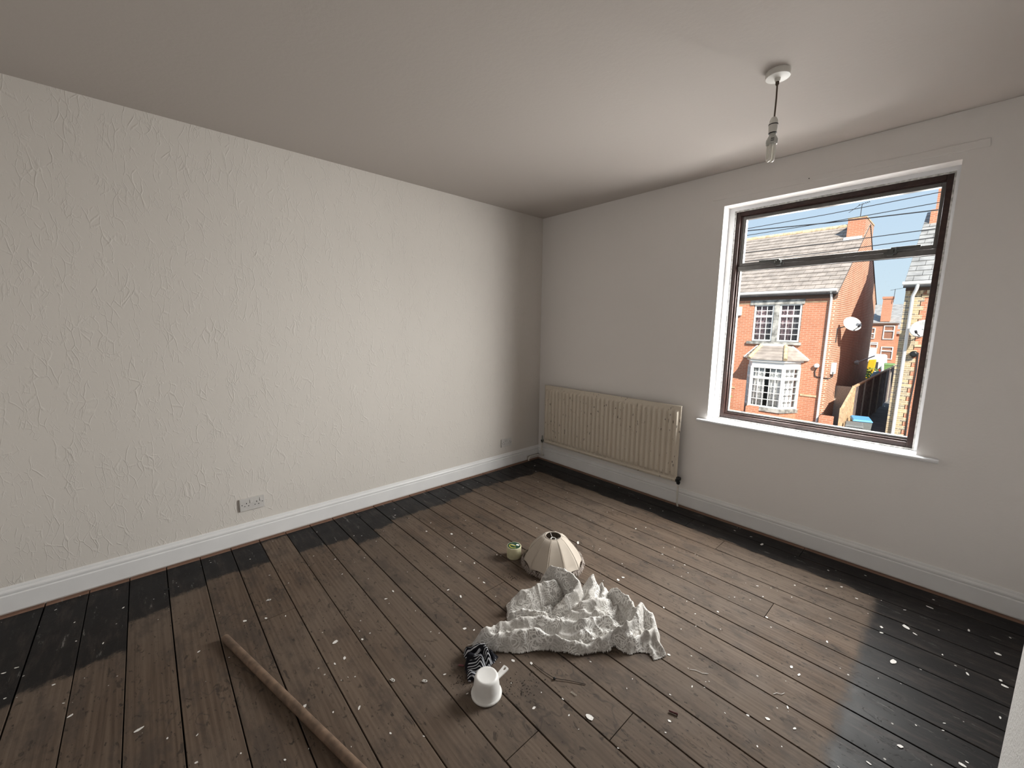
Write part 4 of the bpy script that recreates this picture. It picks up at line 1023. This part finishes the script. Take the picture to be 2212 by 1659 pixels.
# bay
BF = 15.8; bl, bfl, bfr, br = -3.00, -2.66, -1.50, -1.10
mb = MB()
def bayring(z0, z1, o=0.0):
    P = [(bl - o, FY), (bfl - o * .6, BF - o), (bfr + o * .6, BF - o), (br + o, FY)]
    return [(x, y, z0) for x, y in P] + [(x, y, z1) for x, y in P]
bayf = [(0, 1, 5, 4), (1, 2, 6, 5), (2, 3, 7, 6), (3, 0, 4, 7), (0, 3, 2, 1), (4, 5, 6, 7)]
part(MB().add(bayring(G, -1.92, 0.02), bayf), 'bay_base', MAT['brickx'], h1)
part(MB().add(bayring(-1.92, -1.76, 0.07), bayf), 'bay_sill', MAT['stone'], h1)
part(MB().add(bayring(-0.06, 0.16, 0.01), bayf), 'bay_fascia', MAT['upvc'], h1)
part(MB().add(bayring(0.16, 0.24, 0.10), bayf), 'bay_gutter', MAT['upvc'], h1)
# bay windows: angled sides and front
house_window(h1, bfl, bfr, -1.76, -0.05, BF + .05, -0.52, 5, 2, 4, curtain=[(bfl + .06, bfl + .48, MAT['curtain']), (bfr - .48, bfr - .06, MAT['curtain'])], base=hb)
for (xa, ya, xb, yb, nm) in ((bl, FY, bfl, BF, 'l'), (bfr, BF, br, FY, 'r')):
    d = Vector((xb - xa, yb - ya, 0)); L = d.length; d.normalize(); nn = Vector((d.y, -d.x, 0))
    def P(s, z, n): return Vector((xa, ya, 0)) + d * s + nn * n + Vector((0, 0, z))
    def slab(s0, s1, za, zb, n0, n1): return [P(s0, za, n0), P(s1, za, n0), P(s1, za, n1), P(s0, za, n1), P(s0, zb, n0), P(s1, zb, n0), P(s1, zb, n1), P(s0, zb, n1)]
    mb = MB(); w = .07
    for (s0, s1, za, zb) in ((0, w, -1.76, -.05), (L - w, L, -1.76, -.05), (w, L - w, -1.76, -1.69), (w, L - w, -.12, -.05), (w, L - w, -.57, -.47)): mb.hexa(slab(s0, s1, za, zb, -.05, .04))
    fo = part(mb, 'window_frame', MAT['upvc'], h1)
    mb = MB()
    for i in (1, 2):
        s = w + (L - 2 * w) * i / 3; mb.hexa(slab(s - .012, s + .012, -1.69, -.12, -.01, .02))
    for z in (-.30, -.85, -1.13, -1.41): mb.hexa(slab(w, L - w, z - .012, z + .012, -.011, .021))
    part(mb, 'glazing_bars', MAT['upvc'], fo)
    part(MB().hexa(slab(w, L - w, -1.69, -.12, -.03, -.022)), 'pane', MAT['farglass'], fo)
    part(MB().hexa(slab(.02, L - .02, -1.72, -.10, -.16, -.14)), 'drape', MAT['curtain'], fo)
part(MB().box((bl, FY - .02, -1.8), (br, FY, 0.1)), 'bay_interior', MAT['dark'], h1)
# bay roof: hipped, three slopes with hip tiles
ez, tz = 0.24, 0.80
E_ = [(-3.22, FY - .02), (-2.76, BF - .16), (-1.44, BF - .16), (-0.84, FY - .02)]; T_ = [(-2.72, FY - .02), (-2.55, FY - .12), (-1.66, FY - .12), (-1.45, FY - .02)]
mb = MB(); mb.add([(x, y, ez) for x, y in E_] + [(x, y, tz if i in (1, 2) else tz - .05) for i, (x, y) in enumerate(T_)], bayf); part(mb, 'bay_roof', MAT['tile'], h1)
for j in range(5):
    f0, f1 = j / 5, (j + 1) / 5 + .03
    def lp(i, f, up): return (E_[i][0] + (T_[i][0] - E_[i][0]) * f, E_[i][1] + (T_[i][1] - E_[i][1]) * f, ez + (tz - ez) * f + up)
    for (a, b) in ((0, 1), (1, 2), (2, 3)):
        mb = MB(); lo, hi = 0.035, 0.008
        mb.hexa([lp(a, f0, 0), lp(b, f0, 0), lp(b, f1, 0), lp(a, f1, 0), lp(a, f0, lo), lp(b, f0, lo), lp(b, f1, hi), lp(a, f1, hi)])
        part(mb, 'bay_tile_course', MAT['tile'], h1)
for i in (1, 2):
    part(MB().tube([(E_[i][0], E_[i][1] - .02, ez + .05), (T_[i][0], T_[i][1], tz + .02)], .075, 8), 'hip_tile', MAT['ridge'], h1)
for i in (0, 3):
    part(MB().tube([(E_[i][0], E_[i][1], ez + .03), (T_[i][0], T_[i][1], tz)], .04, 6), 'verge_trim', MAT['lead'], h1)
part(MB().box((T_[1][0], FY - .14, tz - .04), (T_[2][0], FY, tz + .08)), 'bay_flashing', MAT['lead'], h1)
part(MB().box((XL, FY - .03, -1.19), (bl - .1, FY, -1.11)), 'string_course', MAT['ridge'], h1)
part(MB().box((br + .1, FY - .03, -1.19), (XG - .3, FY, -1.11)), 'string_course', MAT['ridge'], h1)

def thing_box(name, mb, mat, label, cat, loc, bevel=0.0):
    o = mb.build(name, mat, None, bevel); o.location = loc; tag(o, label, cat); return o
# alarm box, lamp, dish, aerial
mb = MB().hexa([(-.15, -.10, -.19), (.15, -.10, -.19), (.15, 0, -.19), (-.15, 0, -.19), (-.15, -.09, .19), (.15, -.09, .19), (.15, 0, .19), (-.15, 0, .19)])
thing_box('alarm_box', mb, MAT['upvc'], 'white alarm box on the brick house front', 'alarm box', (-3.63, FY, 2.27), 0.02)
def dish(loc, label, aim, post):
    d = empty('satellite_dish', loc, label, 'satellite dish')
    n = Vector(aim).normalized(); a = n.cross(Vector((0, 0, 1))).normalized(); b = a.cross(n)
    vs = []; fs = []; nr, na = 5, 28
    for r in range(nr + 1):
        for i in range(na):
            q = r / nr; an = 2 * math.pi * i / na
            vs.append(a * (.34 * q * math.cos(an)) + b * (.30 * q * math.sin(an)) + n * (.09 * q * q))
    for r in range(nr):
        for i in range(na):
            j = (i + 1) % na; fs.append((r * na + i, r * na + j, (r + 1) * na + j, (r + 1) * na + i))
    o = MB().add(vs, fs, True).build('reflector', MAT['dish'], d); sm_ = o.modifiers.new('s', 'SOLIDIFY'); sm_.thickness = .015
    MB().tube([b * -.27 + n * .05, b * -.25 + n * .34], .014, 6).build('feed_arm', MAT['wire'], d)
    MB().tube([b * -.25 + n * .32, b * -.20 + n * .40], .035, 8).build('receiver', MAT['wire'], d)
    MB().tube([Vector((0, 0, 0)) - n * .02, Vector(post), Vector(post) + Vector((0, 0, -.55))], .022, 8).build('mast', MAT['wire'], d)
    return d
dish((XG + .37, 17.3, 1.70), 'pale satellite dish on the gable of the left brick house', (0.75, -0.75, 0.5), (-.36, -.25, -.15))
tv = empty('tv_aerial', (-0.46, 20.9, 6.40), 'thin metal television aerial on the gable chimney', 'aerial')
MB().tube([(0, 0, -.3), (0.02, 0, .66)], .014, 6).build('mast', MAT['wire'], tv)
MB().tube([(-.10, 0, .62), (.28, 0, .70)], .010, 6).build('boom', MAT['wire'], tv)
MB().tube([(-.42, 0, .36), (-.06, 0, .62)], .010, 6).build('reflector_arm', MAT['wire'], tv)
for x in (-.06, .06, .14, .2, .26):
    MB().tube([(x, -.16, .64 + x * .2), (x, .16, .64 + x * .2)], .006, 5).build('element', MAT['wire'], tv)
lm = empty('security_lamp', (-0.55, FY, 0.08), 'small white security lamp with black cable on the brick house', 'lamp')
MB().lathe([(.05, 0), (.09, -.05), (.09, -.12), (.05, -.15)], 12, (0, 0, 0), axis='y').build('lamp_head', MAT['upvc'], lm)
MB().tube([(0, -.03, -.05), (-.05, -.03, -.25), (-.02, -.03, -.42), (.10, -.03, -.46), (.45, -.03, -.47), (.53, -.03, -.38), (.53, -.03, -.2)], .018, 6).build('cable', MAT['wire'], lm)
mb = MB().box((.01, -.22, -.22), (.12, .22, .22)); thing_box('meter_box', mb, MAT['upvc'], 'small pale meter box on the gable corner', 'meter box', (XG, 16.95, -0.02), 0.01)
lm2 = empty('gable_lamp', (XG, 22.1, -0.05), 'grey swing-arm lamp on the shaded gable', 'lamp')
MB().lathe([(.06, 0), (.12, .08), (.10, .16)], 10, (0, 0, 0), axis='x').build('lamp_head', MAT['dish'], lm2)
MB().tube([(.1, 0, 0), (.35, .9, .16), (.5, 1.9, .26)], .03, 6).build('arm', MAT['dish'], lm2)

# ---- right house
h2 = empty('brick_house', (2.4, FY, G), 'orange brick house with buff quoins and pale slate roof across the alley', 'house'); b2 = Vector(h2.location)
X2 = 1.70; X3 = 6.5
part(MB().box((X2 + .42, FY, G), (X3, FY + .25, EZ + .06)), 'front_wall', MAT['brickx'], h2, base=b2)
mb = MB()
for i in range(38):
    z = G + i * .15
    w = .40 if i % 2 else .50
    mb.box((X2, FY - .012, z), (X2 + w, FY + .26, z + .143))
part(mb, 'quoin_corner', MAT['quoin'], h2, base=b2)
mb = MB(); mb.add([(X2, y, z) for y, z in prof[:0]] or [(X2, FY, G), (X2, BYH, G), (X2, BYH, EZ), (X2, RY, RZ), (X2, FY, EZ), (X2 + .25, FY + .26, G), (X2 + .25, BYH, G), (X2 + .25, BYH, EZ), (X2 + .25, RY, RZ), (X2 + .25, FY + .26, EZ)], [(4, 3, 2, 1, 0), (5, 6, 7, 8, 9)] + [(i, (i + 1) % 5, 5 + (i + 1) % 5, 5 + i) for i in range(5)])
part(mb, 'gable_wall', MAT['bricky'], h2, base=b2)
part(MB().box((X3 - .25, FY, G), (X3, BYH, EZ)), 'side_wall', MAT['bricky'], h2, base=b2)
mb = MB(); mb.add([(X2 - .06, FY - .28, EZ - .03), (X3, FY - .28, EZ - .03), (X3, RY, RZ + .12), (X2 - .06, RY, RZ + .12), (X2 - .06, BYH + .2, EZ), (X3, BYH + .2, EZ)], [(0, 1, 2, 3), (3, 2, 5, 4)])
ro = part(mb, 'roof', MAT['underlay'], h2, base=b2); sdm = ro.modifiers.new('s', 'SOLIDIFY'); sdm.thickness = .05; sdm.offset = 0
tiles(h2, MAT['tile2'], X2 - .06, X2 + 2.28, FY - .28, EZ - .03, RY, RZ + .12, 6, 17)
part(MB().tube([(X2 - .08, FY - .33, EZ + .10), (X3, FY - .33, EZ + .10)], .065, 10), 'gutter', MAT['upvc'], h2, base=b2)
part(MB().box((X2, FY - .1, EZ - .14), (X3, FY, EZ - .02)), 'eaves_course', MAT['darkwood'], h2, base=b2)
for i in range(16):
    part(MB().box((X2 + .05 + i * .16, FY - .09, EZ - .26), (X2 + .12 + i * .16, FY, EZ - .14)), 'dentil', MAT['ridge'], h2, base=b2)
part(MB().box((X2 + .42, FY - .03, EZ - .36), (X3, FY, EZ - .28)), 'string_course', MAT['ridge'], h2, base=b2)
part(MB().box((X2 + .42, FY - .03, 0.95), (X3, FY, 1.02)), 'string_course', MAT['ridge'], h2, base=b2)
part(MB().tube([(X2 + .30, FY - .33, EZ + .06), (X2 + .28, FY - .30, EZ - .1), (X2 + .20, FY - .10, EZ - .32), (X2 + .20, FY - .08, G + .05)], .05, 10), 'downpipe', MAT['upvc'], h2, base=b2)
part(MB().box((X2 + .10, 20.5, 5.2), (X2 + .9, 22.4, 6.30)), 'chimney_stack', MAT['brickx'], h2, base=b2)
part(MB().box((X2 + .22, 20.6, 6.30), (X2 + .9, 22.3, 7.2)), 'chimney_shaft', MAT['brickx'], h2, base=b2)
part(MB().box((X2 + .12, 20.4, 5.15), (X2 + .92, 20.5, 5.5)), 'flashing', MAT['lead'], h2, base=b2)
dish((2.30, FY - .42, 1.55), 'white satellite dish on the right brick house beside the downpipe', (-.35, -0.9, 0.35), (.15, .36, -.1))
sl = empty('wall_lamp', (2.14, FY, 0.70), 'small black floodlight on the right brick house', 'lamp')
MB().lathe([(.06, 0), (.11, -.06), (.11, -.16), (.06, -.18)], 10, (0, 0, 0), axis='y').build('lamp_head', MAT['blackplastic'], sl)
MB().tube([(.10, -.03, .05), (.12, -.03, -.6), (.08, -.03, -1.8), (.10, -.03, -3.2)], .02, 6).build('cable', MAT['wire'], sl)

# ---- alley: fence, low wall, gate piece, bins
fx = 0.66
fe = empty('timber_fence', (fx, 14.6, G), 'tall close-boarded timber fence with concrete posts along the alley', 'fence'); fb = Vector(fe.location)
ys = [14.55, 16.5, 18.94, 21.35, 23.77, 26.15, 28.5, 30.5]
for i, y in enumerate(ys):
    part(MB().box((fx - .05, y - .05, G), (fx + .06, y + .05, -0.60 if i > 0 else -1.2)), 'fence_post', MAT['concrete'] if i > 1 else MAT['timber'], fe, base=fb)
bme = {}
for i in range(len(ys) - 1):
    n = 14; top = -0.66 - (0.0 if i else 0.0)
    for k in range(n):
        w = (ys[i + 1] - ys[i] - .1) / n; y = ys[i] + .05 + k * w
        t = top if i else (-1.22 + (k / n) * .58)
        part(MB().box((fx - .012 + (k % 2) * .012, y, G + .05), (fx + .008 + (k % 2) * .012, y + w + .01, t)), 'fence_board', MAT['timber'] if i < 1 else MAT['shadedfence'], fe, base=fb)
    part(MB().hexa([(fx - .035, ys[i], (top if i else -1.24)), (fx + .045, ys[i], (top if i else -1.24)), (fx + .045, ys[i + 1], top), (fx - .035, ys[i + 1], top), (fx - .035, ys[i], (top if i else -1.24) + .06), (fx + .045, ys[i], (top if i else -1.24) + .06), (fx + .045, ys[i + 1], top + .06), (fx - .035, ys[i + 1], top + .06)]), 'capping_rail', MAT['timber'], fe, base=fb)
sg = MB().box((XG, 18.3, G), (fx - .1, 18.45, -0.85)).build('wall_side_gate', MAT['concrete']); tag(sg, 'pale rendered low wall between gable and timber fence', 'wall', kind='structure')
gw = empty('garden_wall', (-2, 14.3, G), 'low orange brick garden wall with square pillars in front of the bay', 'garden wall'); gb = Vector(gw.location)
part(MB().box((-8, 14.2, G), (0.45, 14.42, -1.87)), 'wall_run', MAT['brickx'], gw, base=gb)
part(MB().box((-8, 14.17, -1.87), (0.45, 14.45, -1.80)), 'coping', MAT['brickx'], gw, base=gb)
for x in (-2.06, 0.30):
    part(MB().box((x - .18, 14.12, G), (x + .18, 14.48, -1.52)), 'pillar', MAT['brickx'], gw, base=gb)
sp_ = MB().box((-.165, -.15, 0), (.165, .15, 1.95)).build('gate_pillar', MAT['brickx']); sp_.location = (-2.9, 15.35, G); tag(sp_, 'tall square brick pillar beside the bay window', 'pillar')

def wheelie(loc, rz, body, lid, label, s=1.0):
    w = empty('wheelie_bin', loc, label, 'wheelie bin', rz=rz)
    w.scale = (s, s, s)
    MB().hexa([(-.22, -.26, .06), (.22, -.26, .06), (.22, .24, .06), (-.22, .24, .06), (-.28, -.33, .95), (.28, -.33, .95), (.28, .33, .95), (-.28, .33, .95)]).build('bin_body', body, w, .02)
    l = MB().hexa([(-.30, -.36, .95), (.30, -.36, .95), (.30, .36, .98), (-.30, .36, .98), (-.26, -.32, 1.02), (.26, -.32, 1.02), (.26, .34, 1.06), (-.26, .34, 1.06)]).build('lid', lid, w, .02)
    MB().tube([(-.24, .40, 1.0), (.24, .40, 1.0)], .018, 8).build('handle_bar', body, l)
    for x in (-.25, .25):
        MB().lathe([(.10, -.025), (.10, .025)], 14, (x, .26, .10), axis='x').build('wheel', MAT['blackplastic'], w)
    return w
bgrey = plain('bin_grey', (0.16, 0.165, 0.16), 0.6); bblue = plain('bin_blue', (0.10, 0.32, 0.62), 0.5); bgreen = plain('bin_green', (0.16, 0.28, 0.10), 0.6)
wheelie((1.10, 15.5, G), R(15), bgrey, bblue, 'grey wheelie bin with bright blue lid in the alley', 0.95)
wheelie((1.02, 14.7, G), R(8), bgrey, bgrey, 'dark grey wheelie bin in front of the blue-lidded bin', 0.86)

# ---- houses and yard beyond the alley
h3 = empty('distant_house', (-1.2, 44, G), 'distant brick house with grey roof and white windows beyond the alley', 'house'); b3 = Vector(h3.location)
part(MB().box((-7, 45.5, G), (1.2, 46, 1.6)), 'rear_wall', MAT['brickx'], h3, base=b3)
part(MB().hexa([(-7, 45.3, 1.2), (1.2, 45.3, 1.2), (1.2, 52, 3.9), (-7, 52, 3.9), (-7, 45.3, 1.35), (1.2, 45.3, 1.35), (1.2, 52, 4.05), (-7, 52, 4.05)]), 'roof', MAT['tile2'], h3, base=b3)
part(MB().box((-3.6, 44, G), (-0.62, 45.6, 2.0)), 'rear_wing', MAT['brickx'], h3, base=b3)
part(MB().box((-3.7, 43.85, 2.0), (-0.55, 45.7, 2.12)), 'wing_roof', MAT['darkwood'], h3, base=b3)
part(MB().box((-2.02, 47.5, 2.3), (-1.38, 48.2, 4.35)), 'chimney_stack', MAT['brickx'], h3, base=b3)
part(MB().box((-2.08, 47.44, 4.35), (-1.32, 48.26, 4.55)), 'chimney_cap', MAT['brickx'], h3, base=b3)
part(MB().tube([(-1.3, 47.4, 4.0), (-1.28, 47.4, 5.2)], .02, 6), 'aerial_mast', MAT['wire'], h3, base=b3)
part(MB().tube([(-1.6, 47.4, 5.1), (-0.8, 47.4, 5.25)], .015, 6), 'aerial_boom', MAT['wire'], h3, base=b3)
house_window(h3, -1.36, -0.66, .73, 1.9, 43.98, 1.45, 1, 1, 1, curtain=[(-1.3, -.72, MAT['curtain'])], base=b3)
house_window(h3, -1.36, -0.58, -.97, .10, 43.98, -.25, 1, 1, 1, curtain=[(-1.3, -.62, MAT['dark'])], base=b3)
house_window(h3, -2.35, -1.88, .77, 1.7, 43.98, 1.2, 2, 1, 2, curtain=[(-2.3, -1.92, MAT['curtain'])], base=b3)
house_window(h3, -2.15, -1.60, -.07, .46, 43.98, .3, 1, 1, 1, curtain=[(-2.1, -1.65, MAT['drape'])], base=b3)
part(MB().box((-2.5, 43.7, G), (-1.62, 44, -.10)), 'white_porch', MAT['upvc'], h3, base=b3)
van = empty('white_van', (-0.45, 32.6, G), 'white van parked beyond the timber fence', 'van')
MB().hexa([(-.62, -.6, .25), (.42, -.6, .25), (.42, 3.2, .25), (-.62, 3.2, .25), (-.5, -.45, 2.42), (.28, -.45, 2.42), (.28, 3.0, 2.42), (-.5, 3.0, 2.42)]).build('van_body', MAT['upvc'], van, .12)
MB().box((-.38, -.56, 1.5), (.2, -.5, 2.05)).build('rear_window', MAT['dark'], van)
for x in (-.5, .3):
    for y in (.1, 2.5): MB().lathe([(.28, -.08), (.28, .08)], 16, (x, y, .28), axis='x').build('wheel', MAT['blackplastic'], van)
MB().box((.26, -.62, 1.35), (.36, -.52, 1.6)).build('tail_lamp', plain('red_lens', (.4, .03, .03), .3), van)
ye = MB().hexa([(-.25, -.1, 0), (.15, -.1, 0), (.15, .1, 0), (-.25, .1, 0), (-.1, -.1, 2.2), (.28, -.1, 2.25), (.28, .1, 2.25), (-.1, .1, 2.2)]).build('play_slide', plain('yellow_plastic', (.72, .40, .02), .5), None, .05)
ye.location = (-0.58, 31.5, G); tag(ye, 'bright yellow plastic panel standing in the yard by the white van', 'plastic panel')
wheelie((0.29, 32.1, G + 1.05), R(5), bgreen, bgreen, 'green wheelie bin raised in the yard behind the timber fence', .9)
pf = MB().box((-.2, -.35, 0), (.4, .6, 1.05)).build('yard_block', MAT['concrete']); pf.location = (0.2, 32.0, G); tag(pf, 'pale concrete platform under the green bin', 'platform')
tarp_mb = MB(); tarp_mb.lathe([(.5, 0), (.46, .5), (.34, 1.3), (.22, 1.6), (0, 1.68)], 14, cap=False)
tp2 = tarp_mb.build('covered_barbecue', plain('grey_blue_cover', (.13, .16, .19), .6)); tp2.location = (0.08, 29.2, G); tag(tp2, 'grey-blue covered mound just behind the timber fence', 'cover')

# shrubs: leaves on stems
MAT['leaf'] = plain('shrub_leaf', (0.14, 0.22, 0.05), 0.6, var=0.5, scale=9)
MAT['stem'] = plain('shrub_stem', (0.08, 0.05, 0.03), 0.8)
def shrub(loc, r, h, n, label, seed):
    s = empty('shrub', loc, label, 'shrub'); rk = random.Random(seed)
    st = MB()
    for i in range(9):
        a = rk.uniform(0, 6.28); st.tube([(0, 0, 0), (r * .4 * math.cos(a), r * .4 * math.sin(a), h * .5), (r * .8 * math.cos(a), r * .8 * math.sin(a), h * rk.uniform(.7, .95))], .012, 5)
    st.build('stem', MAT['stem'], s)
    lf = MB()
    for i in range(n):
        a = rk.uniform(0, 6.28); q = rk.random() ** .5 * r; z = h * rk.uniform(.25, 1.0); c = Vector((q * math.cos(a), q * math.sin(a), z))
        u = Vector((rk.gauss(0, 1), rk.gauss(0, 1), rk.gauss(0, .6))).normalized(); v = u.cross(Vector((rk.gauss(0, 1), rk.gauss(0, 1), rk.gauss(0, 1)))).normalized()
        k = rk.uniform(.05, .10); lf.add([c - u * k, c + v * k * .5 + u * .0, c + u * k, c - v * k * .5], [(0, 1, 2, 3)])
    tag(lf.build('foliage', MAT['leaf'], s), kind='stuff')
    return s
shrub((-0.55, 30.6, G), .62, 1.75, 700, 'leafy green shrub behind the timber fence by the gable', 3)
shrub((-3.5, 15.2, G), .30, 1.25, 300, 'small yellow-green shrub in the front garden by the bay', 5)

# ---- overhead cables across the street
CB = (((-0.902, 4.061), (2.566, 4.192), .008, 'thin overhead cable, highest of the five over the street'), ((-0.898, 3.897), (2.576, 4.004), .008, 'thin overhead cable crossing behind the thickest cable'), ((-0.895, 4.019), (2.585, 3.869), .012, 'thickest black overhead cable over the street'),
      ((-0.904, 3.474), (2.579, 3.516), .009, 'thin overhead cable passing over the chimney flashing'), ((-0.903, 3.253), (2.574, 3.35), .009, 'thin overhead cable, lowest of the five over the street'))
for i, (a, b, r, lab) in enumerate(CB):
    A = Vector((a[0], 8.5 + i * .02, a[1])); B = Vector((b[0], 8.5 + i * .02, b[1])); d = B - A
    P0, P1 = A - d * 2.2, B + d * 1.6
    o = MB().tube([P0, A, (A + B) / 2 - Vector((0, 0, .02)), B, P1], r, 6).build('overhead_cable', MAT['wire'])
    tag(o, lab, 'cable')

# make children sit under their empties with plain local coordinates
bpy.context.view_layer.update()
